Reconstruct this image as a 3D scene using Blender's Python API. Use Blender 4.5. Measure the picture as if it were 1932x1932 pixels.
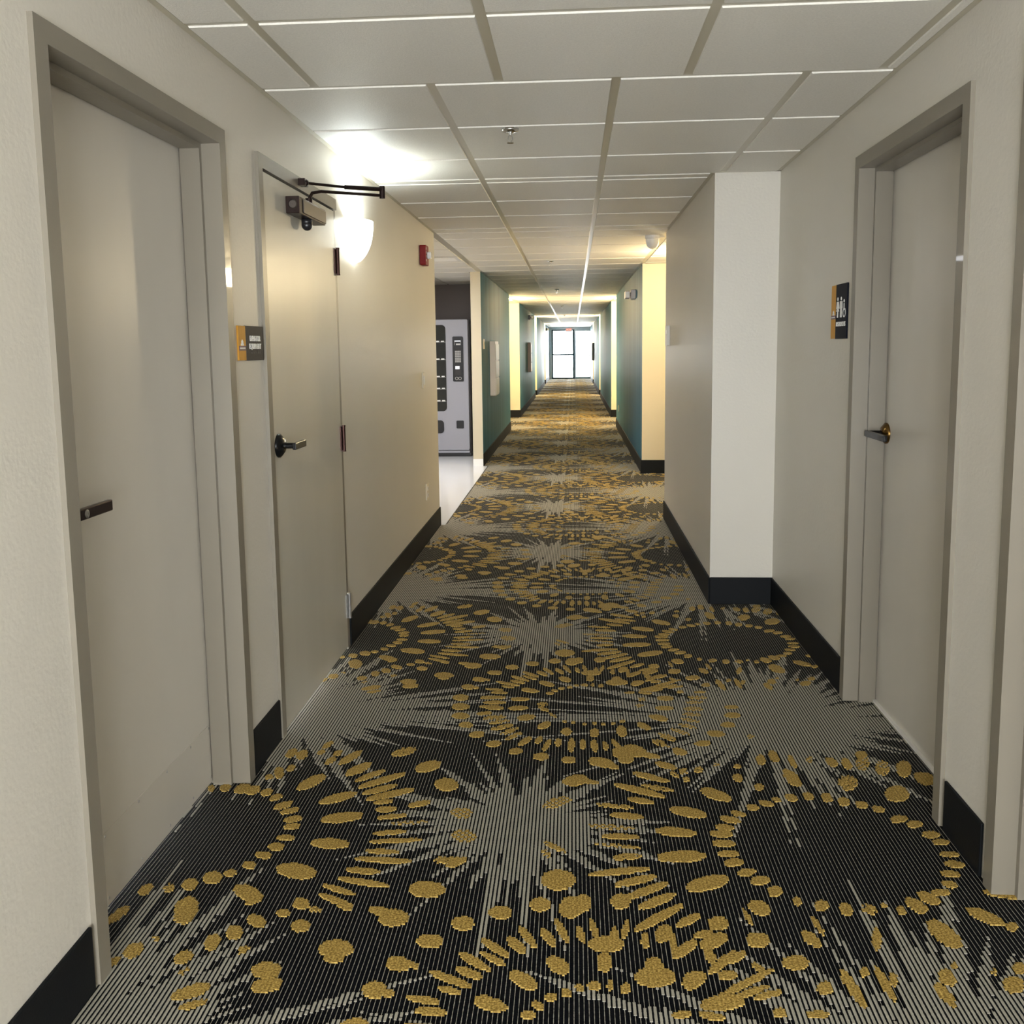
import bpy, bmesh, math, random
from mathutils import Vector, Matrix
PI = math.pi
for o in list(bpy.data.objects): bpy.data.objects.remove(o)
scene = bpy.context.scene
COL = scene.collection

# ------------------------------------------------------------ camera
F_PX, YAW, PITCH, ROLL = 1716.82, -0.06841, -0.11725, -0.01282
CAM_H = 1.41073
cyw, syw, cp, sp = math.cos(YAW), math.sin(YAW), math.cos(PITCH), math.sin(PITCH)
fwd = Vector((syw*cp, cyw*cp, sp))
rt = fwd.cross(Vector((0, 0, 1))).normalized()
up = rt.cross(fwd)
cr, sr = math.cos(ROLL), math.sin(ROLL)
rt2 = cr*rt + sr*up
up2 = -sr*rt + cr*up
cd = bpy.data.cameras.new('camera')
cam = bpy.data.objects.new('camera', cd)
COL.objects.link(cam)
cam.matrix_world = Matrix(((rt2.x, up2.x, -fwd.x, 0), (rt2.y, up2.y, -fwd.y, 0), (rt2.z, up2.z, -fwd.z, CAM_H), (0, 0, 0, 1)))
cd.sensor_width = 36; cd.sensor_fit = 'HORIZONTAL'
cd.lens = 36*F_PX/1932
cd.shift_x = 0.0
cd.shift_y = -(966-858.495)/1932
cd.clip_start = 0.02; cd.clip_end = 300
scene.camera = cam

# ------------------------------------------------------------ world, lights, exposure
scene.view_settings.view_transform = 'Standard'
scene.view_settings.look = 'None'
scene.view_settings.gamma = 1
scene.view_settings.use_curve_mapping = False
scene.view_settings.exposure = 1.6
w = bpy.data.worlds.new('world'); scene.world = w
w.use_nodes = True
bg = w.node_tree.nodes['Background']
bg.inputs[0].default_value = (0.92, 0.97, 1.0, 1)
bg.inputs[1].default_value = 11.0
def area(name, loc, rot, sx, sy, power, color, spread=PI):
    l = bpy.data.lights.new(name, 'AREA'); l.shape = 'RECTANGLE'; l.size = sx; l.size_y = sy
    l.energy = power; l.color = color; l.spread = spread
    o = bpy.data.objects.new(name, l); COL.objects.link(o); o.location = loc; o.rotation_euler = rot
    return o
def point(name, loc, power, color, r=0.05):
    l = bpy.data.lights.new(name, 'POINT'); l.energy = power; l.color = color; l.shadow_soft_size = r
    o = bpy.data.objects.new(name, l); COL.objects.link(o); o.location = loc
    return o
WARM = (1.0, 0.81, 0.49)
LOBBY = area('lobby_daylight', (0.0, -2.85, 0.88), (PI/2+.10, 0, 0), 2.0, 1.4, 90, (0.93, 0.975, 1.0))
area('alcove_light', (-2.3, 9.6, 2.27), (0, 0, 0), 1.1, 1.1, 24, (0.93, 0.95, 1.0))
point('near_fill', (0.0, -0.9, 1.5), 14, (0.98, 0.98, 0.97), .3)  # added fill without a fixture, lifts the near walls and ceiling
PORTAL = area('end_door_portal', (-0.085, 41.13, 1.1), (-PI/2, 0, 0), 1.75, 2.18, 1, (1, 1, 1))
PORTAL.data.cycles.is_portal = True      # only guides the daylight entering through the glazed end

# ------------------------------------------------------------ materials
def mat(name, color, rough=0.5, metal=0.0, spec=0.5, bump=None, noise=None, emit=None, coat=0.0):
    m = bpy.data.materials.new(name); m.use_nodes = True
    nt = m.node_tree; b = nt.nodes['Principled BSDF']
    b.inputs['Base Color'].default_value = (*color, 1)
    b.inputs['Roughness'].default_value = rough
    b.inputs['Metallic'].default_value = metal
    b.inputs['Specular IOR Level'].default_value = spec
    b.inputs['Coat Weight'].default_value = coat
    tc = nt.nodes.new('ShaderNodeTexCoord')
    if noise:   # (scale xyz, amount)
        sc, amt = noise
        mp = nt.nodes.new('ShaderNodeMapping'); mp.inputs['Scale'].default_value = sc
        nt.links.new(tc.outputs['Object'], mp.inputs['Vector'])
        n = nt.nodes.new('ShaderNodeTexNoise'); n.inputs['Scale'].default_value = 1; n.inputs['Detail'].default_value = 4
        nt.links.new(mp.outputs[0], n.inputs['Vector'])
        r = nt.nodes.new('ShaderNodeMapRange')
        r.inputs['From Min'].default_value = 0.3; r.inputs['From Max'].default_value = 0.7
        r.inputs['To Min'].default_value = 1-amt; r.inputs['To Max'].default_value = 1+amt
        nt.links.new(n.outputs['Fac'], r.inputs['Value'])
        mx = nt.nodes.new('ShaderNodeVectorMath'); mx.operation = 'SCALE'
        mx.inputs[0].default_value = color
        nt.links.new(r.outputs[0], mx.inputs['Scale'])
        nt.links.new(mx.outputs[0], b.inputs['Base Color'])
    if bump:    # (scale, strength, distance)
        n = nt.nodes.new('ShaderNodeTexNoise'); n.inputs['Detail'].default_value = 3
        mp = nt.nodes.new('ShaderNodeMapping')
        sc = bump[0] if isinstance(bump[0], tuple) else (bump[0],)*3
        mp.inputs['Scale'].default_value = sc; n.inputs['Scale'].default_value = 1
        nt.links.new(tc.outputs['Object'], mp.inputs['Vector']); nt.links.new(mp.outputs[0], n.inputs['Vector'])
        bp = nt.nodes.new('ShaderNodeBump'); bp.inputs['Strength'].default_value = bump[1]; bp.inputs['Distance'].default_value = bump[2]
        nt.links.new(n.outputs['Fac'], bp.inputs['Height']); nt.links.new(bp.outputs[0], b.inputs['Normal'])
    if emit:
        b.inputs['Emission Color'].default_value = (*emit[0], 1); b.inputs['Emission Strength'].default_value = emit[1]
    return m
M = {}
M['wall'] = mat('cream_paint', (0.60, 0.568, 0.505), 0.42, spec=0.45, bump=(75, 0.25, 0.003), noise=((0.9, 0.9, 0.5), 0.03))
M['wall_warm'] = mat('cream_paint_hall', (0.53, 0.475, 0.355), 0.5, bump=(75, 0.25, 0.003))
M['frame'] = mat('taupe_enamel', (0.205, 0.182, 0.145), 0.36, spec=0.45, bump=(60, 0.12, 0.002), coat=0.15)
M['leaf'] = mat('door_enamel', (0.56, 0.525, 0.465), 0.36, spec=0.5, bump=((18, 18, 3), 0.06, 0.002), noise=((2.5, 2.5, 0.7), 0.05))
M['leaf2'] = mat('door_enamel_gloss', (0.51, 0.485, 0.42), 0.34, spec=0.5, bump=((25, 25, 2), 0.05, 0.002), noise=((3, 3, 0.8), 0.06), coat=0.2)
M['kick'] = mat('kick_plate_enamel', (0.54, 0.505, 0.445), 0.34, spec=0.5, bump=((18, 18, 3), 0.06, 0.002))
M['base'] = mat('black_rubber', (0.005, 0.006, 0.0075), 0.55, spec=0.15, bump=(220, 0.3, 0.001))
M['base_far'] = mat('charcoal_wall_base', (0.014, 0.014, 0.014), 0.6, spec=0.12, noise=((4, 9, 14), 0.5))
M['taupe'] = mat('taupe_wall', (0.13, 0.10, 0.088), 0.5)
M['tile'] = mat('ceiling_tile', (0.74, 0.71, 0.645), 0.5, spec=0.35, bump=(260, 0.5, 0.002), noise=((140, 140, 140), 0.05))
M['tee'] = mat('ceiling_tee_metal', (0.45, 0.41, 0.31), 0.28, spec=0.7)
M['white_floor'] = mat('white_floor_tile', (0.78, 0.78, 0.78), 0.12, spec=0.6)
M['bronze'] = mat('dark_bronze', (0.035, 0.022, 0.02), 0.3, metal=0.8)
M['bronze2'] = mat('brown_bronze_hinge', (0.05, 0.022, 0.018), 0.35, metal=0.75)
M['brass'] = mat('antique_brass', (0.16, 0.09, 0.025), 0.22, metal=0.9)
M['blackm'] = mat('black_lever_metal', (0.012, 0.012, 0.013), 0.25, metal=0.6)
M['steel_dark'] = mat('dark_satin_metal', (0.10, 0.085, 0.075), 0.35, metal=0.8)
M['steel'] = mat('steel', (0.45, 0.44, 0.43), 0.3, metal=0.9)
M['chrome'] = mat('chrome', (0.75, 0.75, 0.75), 0.12, metal=1.0)
M['red'] = mat('alarm_red', (0.22, 0.008, 0.008), 0.45, spec=0.2)
M['lens'] = mat('clear_lens', (0.85, 0.85, 0.85), 0.08, spec=0.8)
M['white'] = mat('white_plastic', (0.74, 0.72, 0.68), 0.4)
M['almond'] = mat('almond_plastic', (0.68, 0.61, 0.49), 0.4)
M['black'] = mat('black_plastic', (0.012, 0.012, 0.014), 0.3)
M['darkglass'] = mat('dark_machine_glass', (0.010, 0.012, 0.012), 0.08, spec=0.7)
M['grey_body'] = mat('grey_machine_front', (0.34, 0.335, 0.37), 0.4)
M['grey_side'] = mat('dark_machine_side', (0.045, 0.038, 0.04), 0.45)
M['dgrey'] = mat('grey_sign_panel', (0.06, 0.055, 0.055), 0.55, spec=0.1)
M['navy'] = mat('navy_sign_panel', (0.007, 0.008, 0.015), 0.55, spec=0.06)
M['yellow'] = mat('amber_sign_panel', (0.60, 0.30, 0.045), 0.5, spec=0.15)
M['ink'] = mat('white_ink', (0.78, 0.77, 0.75), 0.4)
M['plum'] = mat('plum_ink', (0.10, 0.03, 0.06), 0.4)
M['olive'] = mat('dark_ink', (0.03, 0.028, 0.03), 0.4)
M['pinkwhite'] = mat('pale_cabinet_enamel', (0.66, 0.60, 0.57), 0.4)
M['pinkdark'] = mat('dull_cabinet_enamel', (0.22, 0.17, 0.16), 0.4)
M['alum'] = mat('grey_aluminium', (0.03, 0.06, 0.065), 0.5, spec=0.1)
M['whiteframe'] = mat('white_frame', (0.80, 0.82, 0.84), 0.4)
M['ground'] = mat('pale_concrete', (0.6, 0.6, 0.58), 0.8)
M['shade'] = mat('lit_sconce_glass', (0.9, 0.9, 0.86), 0.4, emit=((0.95, 1.0, 0.93), 3.0))
M['dome'] = mat('lit_dome_glass', (0.9, 0.88, 0.8), 0.4, emit=((1.0, 0.86, 0.58), 3.5))
M['exit'] = mat('lit_exit_letters', (0.7, 0.1, 0.08), 0.4, emit=((1.0, 0.25, 0.15), 0.8))
M['display'] = mat('lit_display', (0.5, 0.5, 0.5), 0.3, emit=((0.9, 0.9, 1.0), 0.3))

def teal_mat():
    m = mat('teal_vinyl', (0.105, 0.215, 0.235), 0.5, spec=0.08, coat=0.0)
    nt = m.node_tree; b = nt.nodes['Principled BSDF']
    tc = nt.nodes.new('ShaderNodeTexCoord'); mp = nt.nodes.new('ShaderNodeMapping'); mp.inputs['Scale'].default_value = (60, 9, 0.25)
    n = nt.nodes.new('ShaderNodeTexNoise'); n.inputs['Scale'].default_value = 1; n.inputs['Detail'].default_value = 6
    nt.links.new(tc.outputs['Object'], mp.inputs[0]); nt.links.new(mp.outputs[0], n.inputs['Vector'])
    r = nt.nodes.new('ShaderNodeValToRGB')
    r.color_ramp.elements[0].position = 0.3; r.color_ramp.elements[0].color = (0.030, 0.115, 0.160, 1)
    r.color_ramp.elements[1].position = 0.72; r.color_ramp.elements[1].color = (0.070, 0.195, 0.255, 1)
    nt.links.new(n.outputs['Fac'], r.inputs[0]); nt.links.new(r.outputs[0], b.inputs['Base Color'])
    bp = nt.nodes.new('ShaderNodeBump'); bp.inputs['Strength'].default_value = 0.15; bp.inputs['Distance'].default_value = 0.003
    nt.links.new(n.outputs['Fac'], bp.inputs['Height']); nt.links.new(bp.outputs[0], b.inputs['Normal'])
    return m
M['teal'] = teal_mat()

PITCH_X = 0.0108
def carpet(name, kind):
    """loop-pile carpet in lengthwise rows: a cream yarn between black rows; 'gold' is solid amber loops"""
    m = bpy.data.materials.new(name); m.use_nodes = True
    nt = m.node_tree; b = nt.nodes['Principled BSDF']; L = nt.links.new
    b.inputs['Roughness'].default_value = 0.85
    b.inputs['Specular IOR Level'].default_value = 0.06
    b.inputs['Sheen Weight'].default_value = {'dark': .22, 'burst': .75, 'gold': .65}[kind]; b.inputs['Sheen Roughness'].default_value = 0.17
    b.inputs['Sheen Tint'].default_value = (1, .9, .66, 1)
    N = nt.nodes.new
    tc = N('ShaderNodeTexCoord'); sx = N('ShaderNodeSeparateXYZ'); L(tc.outputs['Object'], sx.inputs[0])
    def mth(op, a, b_=None, c=None):
        n = N('ShaderNodeMath'); n.operation = op
        for i, v in enumerate((a, b_, c)):
            if v is None: continue
            if isinstance(v, (int, float)): n.inputs[i].default_value = v
            else: L(v, n.inputs[i])
        return n.outputs[0]
    mp = N('ShaderNodeMapping'); mp.inputs['Scale'].default_value = (93, 130, 1); L(tc.outputs['Object'], mp.inputs[0])
    ny = N('ShaderNodeTexNoise'); ny.inputs['Scale'].default_value = 1; ny.inputs['Detail'].default_value = 2; L(mp.outputs[0], ny.inputs['Vector'])
    t = mth('FRACT', mth('DIVIDE', sx.outputs['X'], PITCH_X))
    d = mth('ABSOLUTE', mth('SUBTRACT', t, 0.5))          # 0 mid-row .. 0.5 between rows
    half = {'dark': 0.062, 'burst': 0.30, 'gold': 0.5}[kind]
    wob = mth('MULTIPLY_ADD', ny.outputs['Fac'], 0.16 if kind != 'gold' else 0.0, half-0.08)
    msk = mth('LESS_THAN', d, wob)
    cream = N('ShaderNodeRGB'); cream.outputs[0].default_value = (0.34, 0.32, 0.27, 1)
    black = N('ShaderNodeRGB'); black.outputs[0].default_value = (0.0022, 0.0028, 0.0042, 1)
    mix = N('ShaderNodeMix'); mix.data_type = 'RGBA'
    # loops: fine bumps along the yarn
    mp2 = N('ShaderNodeMapping'); mp2.inputs['Scale'].default_value = (190, 260, 1); L(tc.outputs['Object'], mp2.inputs[0])
    lp = N('ShaderNodeTexNoise'); lp.inputs['Scale'].default_value = 1; lp.inputs['Detail'].default_value = 3; L(mp2.outputs[0], lp.inputs['Vector'])
    if kind == 'gold':
        rp = N('ShaderNodeValToRGB')
        rp.color_ramp.elements[0].position = 0.38; rp.color_ramp.elements[0].color = (0.17, 0.105, 0.022, 1)
        rp.color_ramp.elements[1].position = 0.62; rp.color_ramp.elements[1].color = (0.53, 0.365, 0.105, 1)
        L(lp.outputs['Fac'], rp.inputs[0])
        ed = mth('GREATER_THAN', d, 0.40)
        dk = N('ShaderNodeRGB'); dk.outputs[0].default_value = (0.25, 0.155, 0.035, 1)
        L(mth('MULTIPLY', ed, 0.55), mix.inputs['Factor']); L(rp.outputs[0], mix.inputs['A']); L(dk.outputs[0], mix.inputs['B'])
        L(mix.outputs['Result'], b.inputs['Base Color'])
    else:
        L(msk, mix.inputs['Factor']); L(black.outputs[0], mix.inputs['A']); L(cream.outputs[0], mix.inputs['B'])
        L(mix.outputs['Result'], b.inputs['Base Color'])
    hgt = mth('ADD', mth('MULTIPLY', d, -1.2), mth('MULTIPLY', lp.outputs['Fac'], 0.9))
    bp = N('ShaderNodeBump'); bp.inputs['Strength'].default_value = 0.6; bp.inputs['Distance'].default_value = 0.003
    L(hgt, bp.inputs['Height']); L(bp.outputs[0], b.inputs['Normal'])
    return m
M['c_dark'] = carpet('carpet_black_pinstripe', 'dark')
M['c_burst'] = carpet('carpet_cream_rays', 'burst')
M['c_gold'] = carpet('carpet_amber_loops', 'gold')

def glass_mat():
    m = bpy.data.materials.new('clear_glass'); m.use_nodes = True
    nt = m.node_tree; nt.nodes.clear(); N = nt.nodes.new
    out = N('ShaderNodeOutputMaterial'); tr = N('ShaderNodeBsdfTransparent'); gl = N('ShaderNodeBsdfGlossy'); gl.inputs['Roughness'].default_value = 0.02
    fr = N('ShaderNodeFresnel'); fr.inputs[0].default_value = 1.45; mx = N('ShaderNodeMixShader')
    nt.links.new(fr.outputs[0], mx.inputs[0]); nt.links.new(tr.outputs[0], mx.inputs[1]); nt.links.new(gl.outputs[0], mx.inputs[2])
    nt.links.new(mx.outputs[0], out.inputs[0])
    return m
M['glass'] = glass_mat()

# ------------------------------------------------------------ mesh helpers
class MB:
    def __init__(s): s.v = []; s.f = []; s.mi = []; s.cur = 0; s.mats = []
    def m(s, name):
        if name not in s.mats: s.mats.append(name)
        s.cur = s.mats.index(name); return s
    def face(s, pts):
        n = len(s.v); s.v += [tuple(p) for p in pts]; s.f.append(tuple(range(n, n+len(pts)))); s.mi.append(s.cur)
    def box(s, x0, x1, y0, y1, z0, z1, fm=None):
        """fm: {'+x': material, ...} gives single sides a material of their own"""
        x0, x1 = sorted((x0, x1)); y0, y1 = sorted((y0, y1)); z0, z1 = sorted((z0, z1))
        n = len(s.v)
        s.v += [(x, y, z) for z in (z0, z1) for y in (y0, y1) for x in (x0, x1)]
        c0 = s.cur
        for key, q in (('-z', (0, 2, 3, 1)), ('+z', (4, 5, 7, 6)), ('-y', (0, 1, 5, 4)), ('+y', (2, 6, 7, 3)), ('-x', (0, 4, 6, 2)), ('+x', (1, 3, 7, 5))):
            if fm and key in fm: s.m(fm[key])
            s.f.append(tuple(n+i for i in q)); s.mi.append(s.cur); s.cur = c0
        return s
    def cyl(s, a, b, r, r2=None, n=20, caps=True):
        a = Vector(a); b = Vector(b); d = (b-a).normalized(); r2 = r if r2 is None else r2
        e = d.orthogonal().normalized(); g = d.cross(e); k = len(s.v)
        for c, rr in ((a, r), (b, r2)):
            for i in range(n):
                t = 2*PI*i/n; s.v.append(tuple(c + rr*(math.cos(t)*e + math.sin(t)*g)))
        for i in range(n):
            j = (i+1) % n; s.f.append((k+i, k+j, k+n+j, k+n+i)); s.mi.append(s.cur)
        if caps:
            s.f.append(tuple(k+i for i in range(n))[::-1]); s.mi.append(s.cur)
            s.f.append(tuple(k+n+i for i in range(n))); s.mi.append(s.cur)
        return s
    def tube(s, pts, r, n=10):
        for a, b in zip(pts[:-1], pts[1:]): s.cyl(a, b, r, n=n)
        for p in pts[1:-1]: s.ball(p, r, n)
        return s
    def ball(s, c, r, n=12, sz=1.0):
        k = len(s.v); c = Vector(c); m_ = max(4, n//2)
        for i in range(m_+1):
            ph = PI*i/m_
            for j in range(n):
                t = 2*PI*j/n; s.v.append((c.x+r*math.sin(ph)*math.cos(t), c.y+r*math.sin(ph)*math.sin(t), c.z+r*sz*math.cos(ph)))
        for i in range(m_):
            for j in range(n):
                q = (j+1) % n; s.f.append((k+i*n+j, k+(i+1)*n+j, k+(i+1)*n+q, k+i*n+q)); s.mi.append(s.cur)
        return s
    def lathe(s, prof, c, axis='z', n=24):
        """prof [(radius, height)] turned about an axis through c"""
        k = len(s.v); c = Vector(c)
        for r, h in prof:
            for j in range(n):
                t = 2*PI*j/n; u, v = r*math.cos(t), r*math.sin(t)
                s.v.append(tuple(c + (Vector((u, v, h)) if axis == 'z' else Vector((h, u, v)) if axis == 'x' else Vector((u, h, v)))))
        for i in range(len(prof)-1):
            for j in range(n):
                q = (j+1) % n; s.f.append((k+i*n+j, k+i*n+q, k+(i+1)*n+q, k+(i+1)*n+j)); s.mi.append(s.cur)
        return s
    def rbox(s, axis, d0, d1, a0, a1, b0, b1, r, seg=5):
        """rounded rectangle prism: thickness d0..d1 along 'x' or 'y'; a is the other floor axis, b is z"""
        pts = []
        for cx, cz, t0 in ((a1-r, b1-r, 0), (a0+r, b1-r, PI/2), (a0+r, b0+r, PI), (a1-r, b0+r, 1.5*PI)):
            for i in range(seg+1):
                t = t0 + PI/2*i/seg; pts.append((cx+r*math.cos(t), cz+r*math.sin(t)))
        f = (lambda d, p: (d, p[0], p[1])) if axis == 'x' else (lambda d, p: (p[0], d, p[1]))
        k = len(s.v); n = len(pts)
        s.v += [f(d0, p) for p in pts] + [f(d1, p) for p in pts]
        for i in range(n):
            j = (i+1) % n; s.f.append((k+i, k+j, k+n+j, k+n+i)); s.mi.append(s.cur)
        s.f.append(tuple(range(k, k+n))[::-1]); s.f.append(tuple(range(k+n, k+2*n))); s.mi += [s.cur]*2
        return s
    def build(s, name, parent=None, bevel=0, smooth=False, origin=None, mat_=None):
        me = bpy.data.meshes.new(name)
        o = Vector(origin) if origin else Vector((0, 0, 0))
        me.from_pydata([tuple(Vector(p)-o) for p in s.v], [], s.f)
        for mn in (s.mats or [mat_]): me.materials.append(M[mn])
        for p, i in zip(me.polygons, s.mi): p.material_index = i
        bm = bmesh.new(); bm.from_mesh(me); bmesh.ops.recalc_face_normals(bm, faces=bm.faces); bm.to_mesh(me); bm.free()
        ob = bpy.data.objects.new(name, me); COL.objects.link(ob)
        ob.location = o
        if parent:
            ob.parent = parent; ob.location = o if parent.type != 'EMPTY' and not origin else o
            ob.location = o - Vector(parent['_o']) if '_o' in parent else o
        ob['_o'] = tuple(o)
        if bevel:
            md = ob.modifiers.new('bevel', 'BEVEL'); md.width = bevel; md.segments = 2; md.limit_method = 'ANGLE'
        if smooth:
            for p in me.polygons: p.use_smooth = True
            md = ob.modifiers.new('wn', 'WEIGHTED_NORMAL') if bevel else None
        return ob
def tag(o, label=None, cat=None, group=None, kind=None):
    if label: o['label'] = label
    if cat: o['category'] = cat
    if group: o['group'] = group
    if kind: o['kind'] = kind
    return o
def empty(name, loc, label, cat, group=None, kind=None):
    o = bpy.data.objects.new(name, None); COL.objects.link(o); o.location = loc; o['_o'] = tuple(loc)
    o.empty_display_size = 0.1
    return tag(o, label, cat, group, kind)
def box(name, dims, mat_, label=None, cat=None, parent=None, kind=None, group=None, fm=None, bevel=0):
    mb = MB().m(mat_); mb.box(*dims, fm=fm)
    return tag(mb.build(name, parent, bevel), label, cat, group, kind)
def copy_tree(o, parent=None):
    c = o.copy(); COL.objects.link(c)
    if parent: c.parent = parent
    for ch in o.children: copy_tree(ch, c)
    return c
def text(name, body, size, parent, mat_, origin, ex, ey, width=None, depth=0.0012):
    """flat lettering standing in the plane spanned by ex (reading direction) and ey (up); width squeezes it to fit"""
    cu = bpy.data.curves.new(name, 'FONT'); cu.body = body; cu.size = size; cu.align_x = 'CENTER'; cu.align_y = 'CENTER'
    cu.extrude = depth; cu.space_line = 0.85; cu.offset = size*0.012
    tmp = bpy.data.objects.new('tmp', cu); COL.objects.link(tmp)
    bpy.context.view_layer.update()
    me = bpy.data.meshes.new_from_object(tmp.evaluated_get(bpy.context.evaluated_depsgraph_get()))
    bpy.data.objects.remove(tmp)
    sx = 1.0
    if width:
        xs = [v.co.x for v in me.vertices]; sx = width/(max(xs)-min(xs))
    ex = Vector(ex); ey = Vector(ey); ez = ex.cross(ey)
    for v in me.vertices: v.co = ex*v.co.x*sx + ey*v.co.y + ez*v.co.z
    me.materials.clear(); me.materials.append(M[mat_])
    o = bpy.data.objects.new(name, me); COL.objects.link(o); o.parent = parent
    o.location = Vector(origin) - Vector(parent['_o'])
    return o
# ------------------------------------------------------------ measurements of the place (metres)
XL, XR, XP = -1.0784, 1.0749, 0.7389
TL, TR = -1.086, 0.7546
ZC = 2.304
Y_BACK, Y_END = -3.0, 41.0
RL = -1.75; RR = 1.60      # back walls of the room-door recesses
BASE_H = 0.150

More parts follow.
